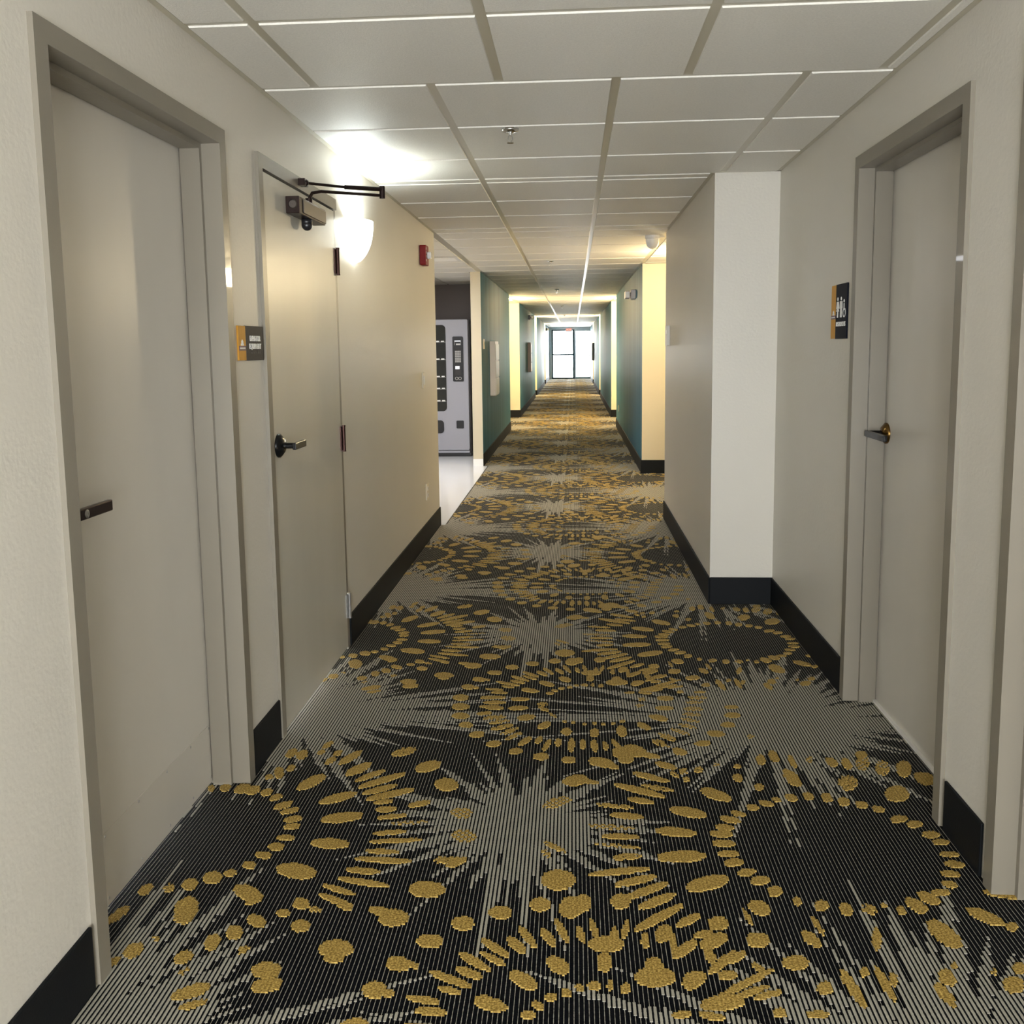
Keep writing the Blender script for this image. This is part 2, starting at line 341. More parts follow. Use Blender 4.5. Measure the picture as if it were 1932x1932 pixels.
# ------------------------------------------------------------ floor (carpet)
BLOBS = """-0.887 3.073 0.013 0.028 0.009 -0.016 0;-0.894 3.013 0.011 0.012 0.007 -0.016 0;-0.845 2.95 0.014 0.021 0.009 -0.018 0;-0.834 3.008 0.013 0.014 0.007 -0.017 0;-0.78 2.978 0.029 0.049 0.011 -0.022 0;-0.731 2.893 0.035 0.04 0.011 -0.027 0;-0.681 2.847 0.043 0.042 0.006 -0.016 0;-0.635 2.814 0.068 0.053 0.007 -0.018 0;-0.63 2.753 0.048 0.03 0.006 -0.017 0;-0.589 2.722 0.071 0.037 0.006 -0.019 0;-0.6 2.674 0.03 0.007 0.003 -0.012 0;-0.583 2.628 0.03 0.004 0.004 -0.017 0;-0.556 2.585 0.045 0.012 0.003 -0.012 0;-0.495 2.552 0.056 0.008 0.002 -0.008 1;-0.543 2.494 0.047 0.008 0.003 -0.012 0;-0.517 2.45 0.078 0.009 0.002 -0.011 0;-0.546 2.392 0.047 -0.001 0.002 -0.012 0;-0.532 2.349 0.084 -0.004 0.002 -0.012 0;-0.578 2.295 0.051 -0.004 0.003 -0.014 0;-0.565 2.242 0.072 -0.015 0.002 -0.013 0;-0.623 2.206 0.049 -0.019 0.001 -0.011 0;-0.617 2.159 0.051 -0.024 0 -0.012 0;-0.589 2.133 0.023 -0.012 0 -0.009 0;-0.752 2.693 0.053 0.033 0.009 -0.024 0;-0.706 2.573 0.061 0.018 0.009 -0.027 0;-0.704 2.427 0.056 -0.001 0.006 -0.026 0;-0.601 3.031 0.038 0.025 0.008 -0.028 1;-0.499 2.921 0.041 0.022 0.009 -0.036 0;-0.419 2.795 0.038 -0.005 0.004 -0.042 0;-0.487 2.665 0.033 0.014 0.004 -0.016 0;-0.349 2.613 0.035 0.002 0.004 -0.03 1;-0.323 2.483 0.038 0.002 0.004 -0.034 1;-0.354 2.357 0.041 0.002 0.002 -0.018 1;-0.329 2.346 0.027 0.021 0.005 -0.015 0;-0.391 2.218 0.048 0.002 0.006 -0.035 0;-0.488 2.117 0.039 -0.014 0.001 -0.017 0;-0.454 2.095 0.037 0.002 0.006 -0.033 0;-0.568 1.971 0.041 0.002 0.008 -0.032 0;-0.564 1.942 0.027 0.001 0.005 -0.02 0;-0.189 2.129 0.03 0.001 0.002 -0.025 0;-0.279 2.081 0.028 0.001 0.003 -0.027 0;-0.35 2.01 0.032 0.002 0.004 -0.025 0;-0.409 1.926 0.03 -0.002 0.003 -0.024 0;-0.374 1.922 0.014 -0.003 0 -0.008 0;-0.446 1.838 0.027 0.001 0.006 -0.026 0;-0.413 1.829 0.015 0.001 0.002 -0.01 0;-0.091 2.167 0.026 0.001 0.001 -0.029 0;-0.012 2.16 0.032 0.016 0.007 -0.041 0;0.018 2.179 0.021 0.001 -0 -0.035 0;-0.047 2.277 0.046 0.002 0.001 -0.045 0;0.114 2.19 0.025 0.001 -0.002 -0.031 0;-0.059 2.437 0.034 -0.027 -0.003 -0.011 1;-0.083 2.402 0.011 -0.022 -0.007 -0.011 1;-0.059 2.691 0.044 0.026 0.005 -0.03 1;-0.19 1.992 0.037 -0.031 -0.004 -0.011 0;-0.236 1.943 0.04 -0.029 -0.003 -0.012 0;-0.193 1.954 0.031 -0.021 -0.003 -0.01 0;-0.281 1.88 0.052 -0.023 -0.001 -0.012 0;-0.244 1.904 0.032 -0.013 -0.001 -0.013 0;-0.28 1.845 0.028 -0.007 -0 -0.009 0;-0.333 1.813 0.039 -0.007 0 -0.01 0;-0.31 1.778 0.036 -0.002 0.001 -0.011 0;-0.142 2.006 0.023 -0.025 -0.006 -0.014 0;-0.116 2.035 0.022 -0.037 -0.007 -0.01 0;-0.067 2.037 0.02 -0.032 -0.007 -0.011 0;-0.035 2.064 0.016 -0.044 -0.008 -0.007 0;0.01 2.054 0.01 -0.03 -0.008 -0.007 0;0.043 2.074 0.008 -0.042 -0.008 -0.005 0;0.092 2.054 -0.001 -0.032 -0.009 -0 0;0.12 2.078 0.008 0.037 0.008 -0.003 0;0.071 2.02 0.043 0.002 -0.001 -0.027 0;0.065 1.955 -0.001 -0.034 -0.017 -0.001 0;-0.041 1.939 0.026 -0.021 -0.008 -0.022 0;-0.12 1.886 0.032 -0.022 -0.006 -0.02 0;-0.187 1.808 0.037 -0.012 -0.002 -0.02 0;0.038 1.875 0.014 0.001 -0 -0.015 0;0.075 1.878 0.008 0 -0.001 -0.015 0;0.109 1.871 0.011 0.001 -0.001 -0.017 0;0.007 1.866 0.011 -0.005 -0.002 -0.009 0;-0.022 1.849 0.011 -0.005 -0.003 -0.011 0;-0.056 1.834 0.014 0.001 0 -0.011 0;-0.083 1.808 0.015 -0.009 -0.003 -0.01 0;-0.103 1.778 0.016 -0.001 -0 -0.012 0;-0.442 3.351 0.033 0.001 0.004 -0.028 0;-0.411 3.266 0.025 0.001 0.003 -0.027 0;-0.361 3.184 0.028 0.007 0.004 -0.026 0;-0.292 3.107 0.026 0.006 0.003 -0.024 0;-0.21 3.05 0.024 0.006 0.002 -0.023 0;-0.119 3.011 0.027 0.001 0.001 -0.026 0;-0.022 2.989 0.025 0.001 0 -0.025 0;0.088 2.975 0.044 -0.015 -0.004 -0.034 0;0.126 2.946 0.021 -0.008 -0.002 -0.017 0;-0.352 3.377 0.031 0.008 0.002 -0.016 0;-0.315 3.432 0.036 0.001 0.001 -0.016 0;-0.311 3.34 0.043 0.011 0.002 -0.019 1;-0.288 3.301 0.039 0.015 0.002 -0.015 1;-0.272 3.253 0.041 0.023 0.003 -0.017 1;-0.242 3.218 0.03 0.029 0.004 -0.016 1;-0.224 3.175 0.031 0.033 0.003 -0.013 1;-0.18 3.135 0.022 0.032 0.006 -0.019 0;-0.132 3.144 0.013 0.023 0.006 -0.018 0;-0.101 3.104 0.013 0.047 0.008 -0.012 0;-0.061 3.126 0.002 0.03 0.012 -0.004 0;-0.014 3.107 0.002 0.057 0.012 -0.002 0;0.027 3.115 0.002 -0.037 -0.013 -0.006 0;0.068 3.104 0.003 -0.05 -0.012 -0.005 0;0.106 3.105 0.006 -0.029 -0.01 -0.012 0;0.145 3.12 0.016 -0.04 -0.006 -0.014 0;0.173 3.055 0.046 0.002 -0.003 -0.047 0;-0.225 3.435 0.039 0.005 0.001 -0.02 0;-0.187 3.345 0.034 0.009 0.002 -0.025 0;-0.116 3.274 0.024 0.02 0.004 -0.026 0;-0.032 3.221 0.019 0.001 0 -0.032 0;0.071 3.215 0.017 0.001 -0.001 -0.037 0;0.171 3.233 0.012 -0.038 -0.015 -0.029 0;-0.124 3.43 0.022 -0.019 -0.002 -0.015 1;-0.084 3.368 0.016 -0.022 -0.002 -0.011 1;-0.039 3.312 0.009 0 0 -0.009 0;-0.008 3.304 0.01 0 0 -0.009 0;0.035 3.292 0.009 0 -0 -0.009 0;0.073 3.299 0.009 0 -0 -0.011 0;0.106 3.294 0.009 0 -0 -0.009 0;0.141 3.302 0.009 0 -0 -0.009 0;0.179 3.323 0.01 0 -0.001 -0.011 0;0 2.841 0.04 0.014 0.002 -0.037 0;0.051 2.831 0.026 -0.007 -0.001 -0.013 0;0.317 3.359 0.035 -0.015 -0.004 -0.025 0;0.255 3.28 0.024 -0.022 -0.005 -0.023 0;0.609 3.473 0.026 0.001 -0.003 -0.017 0;0.601 3.393 0.03 0.001 -0.004 -0.025 0;0.568 3.303 0.026 0.001 -0.004 -0.024 0;0.513 3.222 0.032 -0.006 -0.005 -0.026 0;0.454 3.139 0.03 0.007 -0.002 -0.022 0;0.362 3.069 0.023 -0.014 -0.006 -0.025 0;0.459 3.451 0.038 0.001 -0.003 -0.02 1;0.446 3.395 0.037 -0.007 -0.003 -0.016 1;0.433 3.34 0.035 -0.011 -0.003 -0.015 1;0.414 3.286 0.034 -0.017 -0.003 -0.015 1;0.384 3.234 0.032 -0.021 -0.004 -0.017 1;0.331 3.189 0.031 -0.028 -0.005 -0.019 1;0.305 3.133 0.03 -0.027 -0.005 -0.021 1;0.205 3.069 0.041 -0.015 -0.006 -0.045 0;0.172 3.003 0.028 0.001 -0.002 -0.032 0;0.259 3.032 0.032 -0.012 -0.003 -0.018 0;0.305 2.959 0.033 -0.019 -0.005 -0.021 0;0.235 2.879 0.045 -0.023 -0.004 -0.018 0;0.202 2.782 0.081 -0.04 -0.004 -0.019 0;0.261 2.801 0.05 -0.017 -0.003 -0.015 1;0.202 2.715 0.04 -0.01 -0.002 -0.016 0;0.123 2.677 0.058 -0.008 -0.001 -0.013 1;0.155 2.619 0.051 -0.007 -0.002 -0.018 0;0.103 2.552 0.067 -0.006 -0.001 -0.012 1;0.13 2.501 0.059 -0.001 -0.001 -0.013 0;0.118 2.45 0.064 -0.008 -0.001 -0.009 1;0.142 2.396 0.044 0.009 -0 -0.015 1;0.116 2.323 0.085 0.019 0 -0.014 0;0.158 2.283 0.057 0.023 0.001 -0.016 0;0.185 2.24 0.059 0.037 0.002 -0.016 0;0.206 2.195 0.05 0.031 0.002 -0.016 0;0.204 2.127 0.066 0.056 0.004 -0.015 0;0.278 2.121 0.032 0.024 0.002 -0.014 0;0.21 2.066 0.018 0.029 0.012 -0.017 0;0.228 2.034 0 -0.045 -0.009 -0.003 0;0.255 2.011 0.032 0.032 0.005 -0.014 0;0.327 2.044 0.034 0.019 0.002 -0.023 0;0.305 2.068 0.024 0.008 -0 -0.012 0;0.336 1.969 0.039 0.04 0.004 -0.012 0;0.373 1.988 0.023 0.018 0.002 -0.011 0;0.309 1.99 0.006 -0.025 -0.011 -0.009 0;0.34 1.925 0.022 0.001 -0.003 -0.016 0;0.414 1.95 0.011 -0.017 -0.006 -0.009 0;0.375 1.9 0.07 0.049 0.002 -0.01 0;0.418 1.866 0.035 0.012 -0.001 -0.01 0;0.385 1.874 0.041 0.021 0.001 -0.009 0;0.164 2.037 0.011 0.001 -0.002 -0.027 0;0.341 2.65 0.054 -0.017 -0.006 -0.027 0;0.44 2.765 0.042 -0.03 -0.009 -0.031 0;0.291 2.534 0.058 -0.007 -0.004 -0.024 0;0.291 2.404 0.069 0.007 -0.003 -0.028 0;0.345 2.28 0.06 0.024 -0.001 -0.031 0;0.347 2.111 0.026 0.001 -0.004 -0.026 0;0.431 2.052 0.029 0.001 -0.005 -0.026 0;0.501 1.974 0.03 0.001 -0.006 -0.024 0;0.177 1.911 0.044 0.002 -0.003 -0.033 0;0.176 1.944 0.022 0.001 -0.003 -0.034 0;0.262 1.905 0.027 0.018 0.005 -0.024 0;0.314 1.835 0.051 0.012 -0.001 -0.022 0;0.286 1.795 0.026 -0.005 -0.003 -0.01 0;0.545 1.893 0.018 0.001 -0.006 -0.021 0;0.222 1.797 0.021 0.005 -0 -0.01 0;0.541 2.687 0.02 -0.005 -0.005 -0.018 0;0.588 2.714 0.02 -0.01 -0.005 -0.016 0;0.626 2.739 0.013 -0.007 -0.005 -0.014 0;0.673 2.754 0.017 -0.009 -0.007 -0.021 0;0.728 2.765 0.015 -0.008 -0.008 -0.023 0;0.491 2.647 0.02 -0.008 -0.004 -0.014 0;0.46 2.61 0.028 -0.011 -0.005 -0.017 0;0.436 2.566 0.027 -0.003 -0.003 -0.015 0;0.421 2.529 0.034 -0.002 -0.003 -0.018 0;0.42 2.478 0.033 -0.001 -0.003 -0.017 0;0.425 2.425 0.031 0.001 -0.003 -0.015 0;0.431 2.381 0.028 0.004 -0.003 -0.018 0;0.458 2.335 0.026 0.007 -0.002 -0.017 0;0.487 2.298 0.027 0.005 -0.003 -0.019 0;0.514 2.251 0.02 0.004 -0.004 -0.022 0;0.561 2.211 0.008 -0.009 -0.008 -0.014 0;0.618 2.195 0.017 0.001 -0.006 -0.022 0;0.53 2.88 0.013 -0.011 -0.008 -0.024 0;0.587 2.82 0.015 0.001 -0.004 -0.022 0;0.631 3.015 0.017 0.001 -0.008 -0.038 0;0.681 3.043 0.006 -0.039 -0.015 -0.021 0;0.706 2.887 0.016 -0.051 -0.018 -0.029 0;0.544 2.963 0.012 0 -0.003 -0.015 0;0.409 2.933 0.016 0.001 -0.003 -0.022 1;0.358 2.919 0.016 0.001 -0.003 -0.021 1;0.362 2.861 0.013 0.001 -0.002 -0.016 1;0.276 2.858 0.031 -0.011 -0.002 -0.014 1;0.328 2.894 0.012 -0.017 -0.005 -0.012 1;0.46 2.179 0.023 -0.015 -0.011 -0.027 0;0.424 2.141 0.008 -0.032 -0.006 -0.006 0;0.633 3.201 0.012 0 -0.004 -0.02 1;0.475 2.972 0.011 0 -0.002 -0.012 1;0.784 2.759 0.014 -0.013 -0.011 -0.025 0;0.828 2.734 0.016 -0.006 -0.01 -0.026 0;0.877 2.718 0.017 -0.006 -0.008 -0.02 0;0.919 2.693 0.016 -0.006 -0.007 -0.018 0;0.96 2.636 0.028 0.006 -0.006 -0.019 0;0.996 2.608 0.024 0.003 -0.006 -0.019 0;1.021 2.551 0.025 -0.001 -0.007 -0.018 0;1.033 2.512 0.024 0.001 -0.005 -0.014 0;1.033 2.449 0.026 -0.001 -0.006 -0.013 0;1.026 2.4 0.024 -0.006 -0.008 -0.016 0;0.997 2.353 0.024 -0.005 -0.007 -0.014 0;0.975 2.304 0.019 -0.006 -0.007 -0.015 0;0.938 2.266 0.024 0.001 -0.006 -0.015 0;0.897 2.24 0.021 -0.019 -0.012 -0.02 0;0.855 2.208 0.017 -0.025 -0.014 -0.02 0;0.811 2.186 0.007 -0.009 -0.009 -0.013 0;0.775 2.204 0.008 0 -0.003 -0.01 1;0.732 2.185 0.016 -0.011 -0.01 -0.018 1;0.675 2.183 0.011 -0.014 -0.013 -0.021 0;0.877 2.86 0.032 0.001 -0.015 -0.051 1;1.01 2.794 0.038 0.002 -0.018 -0.052 0;1.09 2.967 0.024 0.001 -0.021 -0.06 0;1.022 2.97 0.023 0.001 -0.018 -0.055 1;0.968 3.004 0.015 -0.016 -0.025 -0.053 1;0.982 3.067 0.02 0.001 -0.009 -0.028 0;0.914 2.996 0.003 -0.037 -0.016 -0.02 0;0.865 3.006 0.012 -0.024 -0.014 -0.027 0;0.795 3.022 0.011 0 -0.006 -0.025 1;0.736 3.007 0.001 -0.048 -0.011 -0.012 0;1.134 2.899 0.028 -0.019 -0.02 -0.04 0;0.879 2.096 0.02 -0.047 -0.023 -0.026 0;1.008 2.169 0.033 -0.029 -0.013 -0.02 0;1.053 2.132 0.014 0.001 -0.007 -0.016 0;0.559 2.062 0.017 -0.025 -0.011 -0.016 0;0.588 2.113 0.006 -0.036 -0.007 -0.006 0;0.713 2.069 0.011 0.001 -0.014 -0.043 0;0.606 1.896 0.009 -0.058 -0.012 -0.009 0;0.681 1.915 0.003 -0.055 -0.01 -0.007 0;0.648 1.951 0.011 0.001 -0.005 -0.016 0;0.704 1.929 0.009 0 -0.007 -0.022 0;0.826 1.941 0.008 -0.02 -0.018 -0.019 0;0.799 1.885 0.007 -0.035 -0.013 -0.011 0;0.858 1.981 0.007 0 -0.005 -0.011 0;0.934 1.965 0.009 0 -0.005 -0.011 1;0.96 1.924 0.022 0.001 -0.012 -0.027 0;0.998 1.979 0.015 0.001 -0.009 -0.02 0;1.103 2.265 0.055 -0.012 -0.008 -0.016 0;0.509 1.811 0.024 0.001 -0.003 -0.01 0;0.431 1.812 0.014 0.001 -0.003 -0.014 0;-0.76 2.286 0.057 -0.01 0.008 -0.035 0;-0.857 2.18 0.045 -0.02 0.004 -0.03 0;-0.831 2.149 0.016 0.013 0.008 -0.014 0;-0.988 2.1 0 0.05 0.035 -0.025 0;-0.793 2.066 0.028 -0.012 0.003 -0.022 0;-0.832 2.019 0.015 0.011 0.015 -0.024 0;-0.871 1.98 0.012 0.017 0.018 -0.023 0;-0.918 1.924 0.015 0.015 0.014 -0.018 0;-0.785 1.954 0.013 0.01 0.008 -0.014 1;-0.676 2.052 0.024 0.001 0.007 -0.023 0;-0.703 2.141 0.023 -0.005 0.004 -0.022 0;-0.737 2.1 0.016 0.001 0.005 -0.015 0;-1.048 1.941 0.013 0.021 0.017 -0.019 0;-1.016 1.985 0.01 0 0.005 -0.011 1;-1.075 1.899 0.006 0.019 0.01 -0.009 0;-0.707 1.889 0.034 0.002 0.009 -0.026 0;-0.691 1.841 0.032 0.01 0.01 -0.021 0;-0.853 1.812 0.035 0.022 0.012 -0.018 0;-0.832 1.772 0.026 0.013 0.006 -0.009 0;-0.895 1.874 0.008 0.011 0.007 -0.008 1;-0.662 2.119 0.018 -0.004 0.002 -0.012 1;-1.135 2.743 0.016 0.007 0.01 -0.022 0;-1.178 2.735 0.011 0 0.008 -0.02 0;-1.079 2.739 0.018 0.02 0.015 -0.026 0;-1.04 2.73 0.019 0.014 0.012 -0.025 0;-0.99 2.718 0.016 0.011 0.01 -0.021 0;-0.95 2.687 0.017 0.012 0.008 -0.016 0;-0.909 2.637 0.026 0.018 0.008 -0.018 0;-0.879 2.605 0.027 0.014 0.006 -0.014 0;-0.853 2.557 0.025 0.009 0.006 -0.016 0;-0.843 2.515 0.024 0.005 0.005 -0.015 0;-0.843 2.452 0.027 0.001 0.005 -0.014 0;-0.854 2.403 0.024 0.001 0.006 -0.019 0;-0.876 2.358 0.025 -0.003 0.005 -0.016 0;-0.899 2.308 0.02 -0.002 0.005 -0.017 0;-0.937 2.268 0.016 0.003 0.007 -0.015 0;-0.978 2.245 0.024 0.005 0.012 -0.027 0;-1.025 2.21 0.017 0.01 0.014 -0.024 0;-1.077 2.192 0.011 0.009 0.011 -0.017 1;-1.133 2.182 0.01 0.019 0.014 -0.017 0;-1.153 2.075 0.012 0.031 0.013 -0.014 0;-0.866 2.793 0.034 0.047 0.015 -0.028 0;-0.998 3.002 0.014 0.023 0.013 -0.026 0;-0.956 2.991 0.012 0.025 0.016 -0.029 0;-0.993 2.852 0.016 0.001 0.014 -0.042 0;-1.017 2.822 0.014 0.001 0.006 -0.017 0;-0.965 2.889 0.012 0.013 0.009 -0.018 0;-0.463 3.535 0.032 0.001 0.004 -0.031 0;-0.453 3.442 0.036 0.001 0.004 -0.03 0;-0.332 3.54 0.054 0.002 0.001 -0.016 0;-0.321 3.489 0.046 0.002 0.001 -0.015 0;-0.224 3.526 0.039 0.001 0.001 -0.017 0;-0.129 3.478 0.02 0.001 0.001 -0.02 1;0.362 3.555 0.036 0.001 -0.002 -0.024 0;0.265 3.543 0.016 0.001 -0.001 -0.017 1;0.254 3.475 0.016 0.001 -0.001 -0.017 1;0.349 3.454 0.038 0.001 -0.002 -0.02 0;0.491 3.569 0.04 0.001 -0.002 -0.016 1;0.471 3.517 0.039 0.001 -0.002 -0.015 1;-0.337 3.446 0.039 0.001 0.001 -0.013 0"""
def build_carpet():
    P = 1.815; Y0 = 1.757; PX = 1.8144            # repeat of the design (168 rows wide)
    X0 = -1.2096
    HC = PX/336; HR = 0.0055
    ncol, nrow = 448, 330
    hr = P/nrow
    grid = [bytearray(nrow) for _ in range(ncol)]
    rnd = random.Random(5)
    # cream rays
    def star(cx, cy, core, spikes):
        R = max(s[1] for s in spikes)
        sm = sorted(spikes)
        bins = [[] for _ in range(180)]
        for (a, Ln, wd) in spikes:
            for k in range(int((a-wd*1.2)/(2*PI)*180)-1, int((a+wd*1.2)/(2*PI)*180)+2): bins[k % 180].append((a, Ln, wd))
        for i in range(int((cx-R-X0)/HC), int((cx+R-X0)/HC)+1):
            x = X0+(i//2*2+1)*HC - cx
            if not 0 <= i < ncol: continue
            jt = 1+random.Random(i//2*7+3).uniform(-.45, .55)
            for j in range(int((cy-R-Y0)/hr), int((cy+R-Y0)/hr)+1):
                y = Y0+(j+.5)*hr - cy
                r = math.hypot(x, y)
                if r > R: continue
                ok = r < core
                if not ok:
                    t = math.atan2(y, x) % (2*PI)
                    for (a, Ln, wd) in bins[int(t/(2*PI)*180) % 180]:
                        if r < Ln:
                            d = abs((t-a+PI) % (2*PI)-PI)
                            if d*max(r, core)*jt < wd*core*1.6*(1-r/Ln)**0.8: ok = True; break
                if ok: grid[i % ncol][j % nrow] = 1
    sp = []
    for k in range(44):
        a = 2*PI*(k+rnd.uniform(-.45, .45))/44
        sp.append((a % (2*PI), rnd.choice((.26, .34, .44, .52))*rnd.uniform(.85, 1.1)*(1.15 if math.sin(a) < -.3 else 1), rnd.uniform(.07, .22)))
    for s in (-1, 0, 1): star(-0.172+s*PX, 2.582, 0.115, sp)
    sp = []
    for k in range(84):
        a = 2*PI*(k+rnd.uniform(-.45, .45))/84
        sp.append((a % (2*PI), rnd.choice((.40, .55, .70, .88))*rnd.uniform(.88, 1.08)*(.85 if math.sin(a) > .5 else 1), rnd.uniform(.05, .15)))
    for k in range(22):
        a = (PI if k % 2 else 0) + rnd.uniform(-.22, .22)
        sp.append((a % (2*PI), rnd.uniform(.9, 1.35), .03))
    for s in (-1, 0, 1): star(0.72+s*PX, 3.36, 0.20, sp)
    # amber blobs
    for t in BLOBS.split(';'):
        cx, cy, ux, uy, vx, vy, f = map(float, t.split())
        hx = math.hypot(ux, vx); hy = math.hypot(uy, vy); det = ux*vy-uy*vx
        if abs(det) < 1e-7: continue
        for i in range(int((cx-hx-X0)/HC)-1, int((cx+hx-X0)/HC)+2):
            if not 0 <= i < ncol: continue
            jit = rnd.uniform(-.10, .10)
            x = X0+(i+.5)*HC
            for j in range(int((cy-hy-Y0)/hr)-1, int((cy+hy-Y0)/hr)+2):
                y = Y0+(j+.5)*hr
                dx, dy = x-cx, y-cy
                a = (dx*vy-dy*vx)/det; b = (ux*dy-uy*dx)/det
                if a*a+b*b < 1+jit:
                    g = grid[i % ncol]
                    if f and g[j % nrow] == 1 and ((i//2+j//2) % 2): continue
                    if f and g[j % nrow] == 0 and rnd.random() < .25: continue
                    g[j % nrow] = 2
    runs = []                                      # (column, value, y from, y to)
    for i in range(ncol):
        g = grid[i]; j = 0
        while j < nrow:
            v = g[j]; k = j
            while k < nrow and g[k] == v: k += 1
            if v: runs.append((i, v, j*hr, k*hr))
            j = k
    mb = MB()
    mb.m('c_dark').box(-1.90, 1.80, Y_BACK-.1, Y_END+0.02, -0.05, 0.0)
    mb.m('c_burst'); mb.m('c_gold')
    def edges(y):                                  # carpeted width at a given distance
        lo = -1.10; hi = 1.10
        if 1.85 < y < 2.80: lo = -1.20
        if 2.63 < y < 3.58 or 1.33 < y < 2.28: hi = 1.20
        if 7.1 < y < 10.8: lo = -1.035
        if 4.931 < y < 7.44: hi = XP+.005
        if y > 7.44:
            hi = RR if any(a < y < b for a, b in REC_R) else TR+.005
        if y > 10.8:
            lo = RL if any(a < y < b for a, b in REC_L) else TL-.005
        return lo, hi
    k0 = -3
    for k in range(k0, 22):
        yb = Y0+k*P
        for s in (-1, 0, 1):
            for (i, v, a, b) in runs:
                x = X0+i*HC+s*PX; y0 = yb+a; y1 = yb+b
                if y0 > Y_END or y1 < 1.0: continue
                lo, hi = edges((y0+y1)/2)
                if x < lo or x+HC > hi: continue
                if (s == 1 and x < X0+ncol*HC-1e-4) or (s == -1 and x > X0-1e-4): continue
                if v == 1 and i % 2: continue
                x1 = x+(2*HC if v == 1 else HC)
                z = 0.0018 if v == 1 else 0.0034
                mb.cur = v
                mb.face([(x, y0, z), (x1, y0, z), (x1, y1, z), (x, y1, z)])
                mb.face([(x, y0, 0), (x1, y0, 0), (x1, y0, z), (x, y0, z)])
    o = mb.build('floor')
    # stripes are centred on whole rows counted from X0
    return tag(o, 'black carpet with cream pinstripes, ray bursts and amber dot rings', 'floor', kind='structure')
REC_L = [(15.6, 18.49), (25.9, 27.15), (34.3, 35.7)]
REC_R = [(7.44, 10.15), (16.2, 18.36), (25.8, 26.97), (34.2, 35.7)]
build_carpet()
box('floor', (-3.6, -1.037, 7.159, 10.8, -0.02, 0.0025), 'white_floor', 'glossy white tiled floor of the vending alcove', 'floor', kind='structure')
box('floor', (-3.6, -1.2, 10.8, 12.8, -0.02, 0.0025), 'white_floor', 'strip of glossy white floor under the grey vending machine', 'floor', kind='structure')
box('ground', (-12, 12, Y_END+0.16, Y_END+25, -0.2, -0.02), 'ground', 'pale sunlit pavement outside the glazed end of the corridor', 'ground', kind='structure')

# ------------------------------------------------------------ ceiling
def build_ceiling():
    T = 0.628; tw = 0.0135; lip = 0.005
    tiles = MB().m('tile'); tees = MB().m('tee')
    def tile(x0, x1, y0, y1):
        if x1-x0 < .03 or y1-y0 < .03: return
        b = lip*0.7
        # bevelled tile edge dropping just below the tees
        zt, zb = ZC+.004, ZC-lip
        n = len(tiles.v)
        tiles.v += [(x0, y0, zt), (x1, y0, zt), (x1, y1, zt), (x0, y1, zt), (x0+b, y0+b, zb), (x1-b, y0+b, zb), (x1-b, y1-b, zb), (x0+b, y1-b, zb)]
        tiles.f += [(n+4, n+7, n+6, n+5), (n, n+4, n+5, n+1), (n+1, n+5, n+6, n+2), (n+2, n+6, n+7, n+3), (n+3, n+7, n+4, n)]
        tiles.mi += [0]*5
    def zone(xa, xb, ya, yb, x_off, y_off):
        xs = sorted({round(x, 4) for x in [xa, xb] + [x_off+k*T for k in range(-12, 12) if xa+.02 < x_off+k*T < xb-.02]})
        ys = sorted({round(y, 4) for y in [ya, yb] + [y_off+k*T for k in range(-12, 80) if ya+.05 < y_off+k*T < yb-.05]})
        for i in range(len(xs)-1):
            for j in range(len(ys)-1):
                ex0 = tw if i else .02; ex1 = tw if i < len(xs)-2 else .02
                tile(xs[i]+ex0, xs[i+1]-ex1, ys[j]+tw, ys[j+1]-tw)
    def ys_rect(xa, xb, ya, yb): tees.box(xa, xb, ya, yb, ZC, ZC+.03)
    Y0 = 3.18
    # main corridor strips
    zone(XL, XR, Y_BACK, Y0, -0.8736, Y0)
    zone(XL, XR, Y0, 4.931, -0.4802, 3.158)
    zone(XL, XP, 4.931, 7.159, -0.4802, 3.158)
    zone(XL, TR-.005, 7.159, Y_END, -0.4802, 3.158)
    zone(-3.6, XL-.0, 7.159, 10.8, -0.4802, 3.30)
    zone(-3.6, -1.2, 10.8, 12.8, -0.4802, 3.30)
    zone(TR+.0, RR, 7.44, 10.15, TR+.02, 7.44)
    for a, b in REC_R[1:]: zone(TR, RR, a, b, TR+.02, a)
    for a, b in REC_L: zone(RL, TL, a, b, RL, a)
    c = tiles.build('ceiling'); tag(c, 'suspended ceiling of square off-white tiles', 'ceiling', kind='structure')
    tees.box(-3.7, 1.75, Y_BACK-.1, Y_END+.05, ZC, ZC+.1)
    # perimeter wall angle, a slightly lower lip
    for dims in ((XL, XL+.02, Y_BACK, 7.159), (XR-.02, XR, Y_BACK, 4.931), (XP-.02, XP, 4.931, 7.44), (XP, XR, 4.911, 4.931)):
        tees.box(*dims, ZC-.003, ZC)
    g = tees.build('ceiling_grid', c); g['label'] = 'metal tees between the tiles'
    return c
build_ceiling()

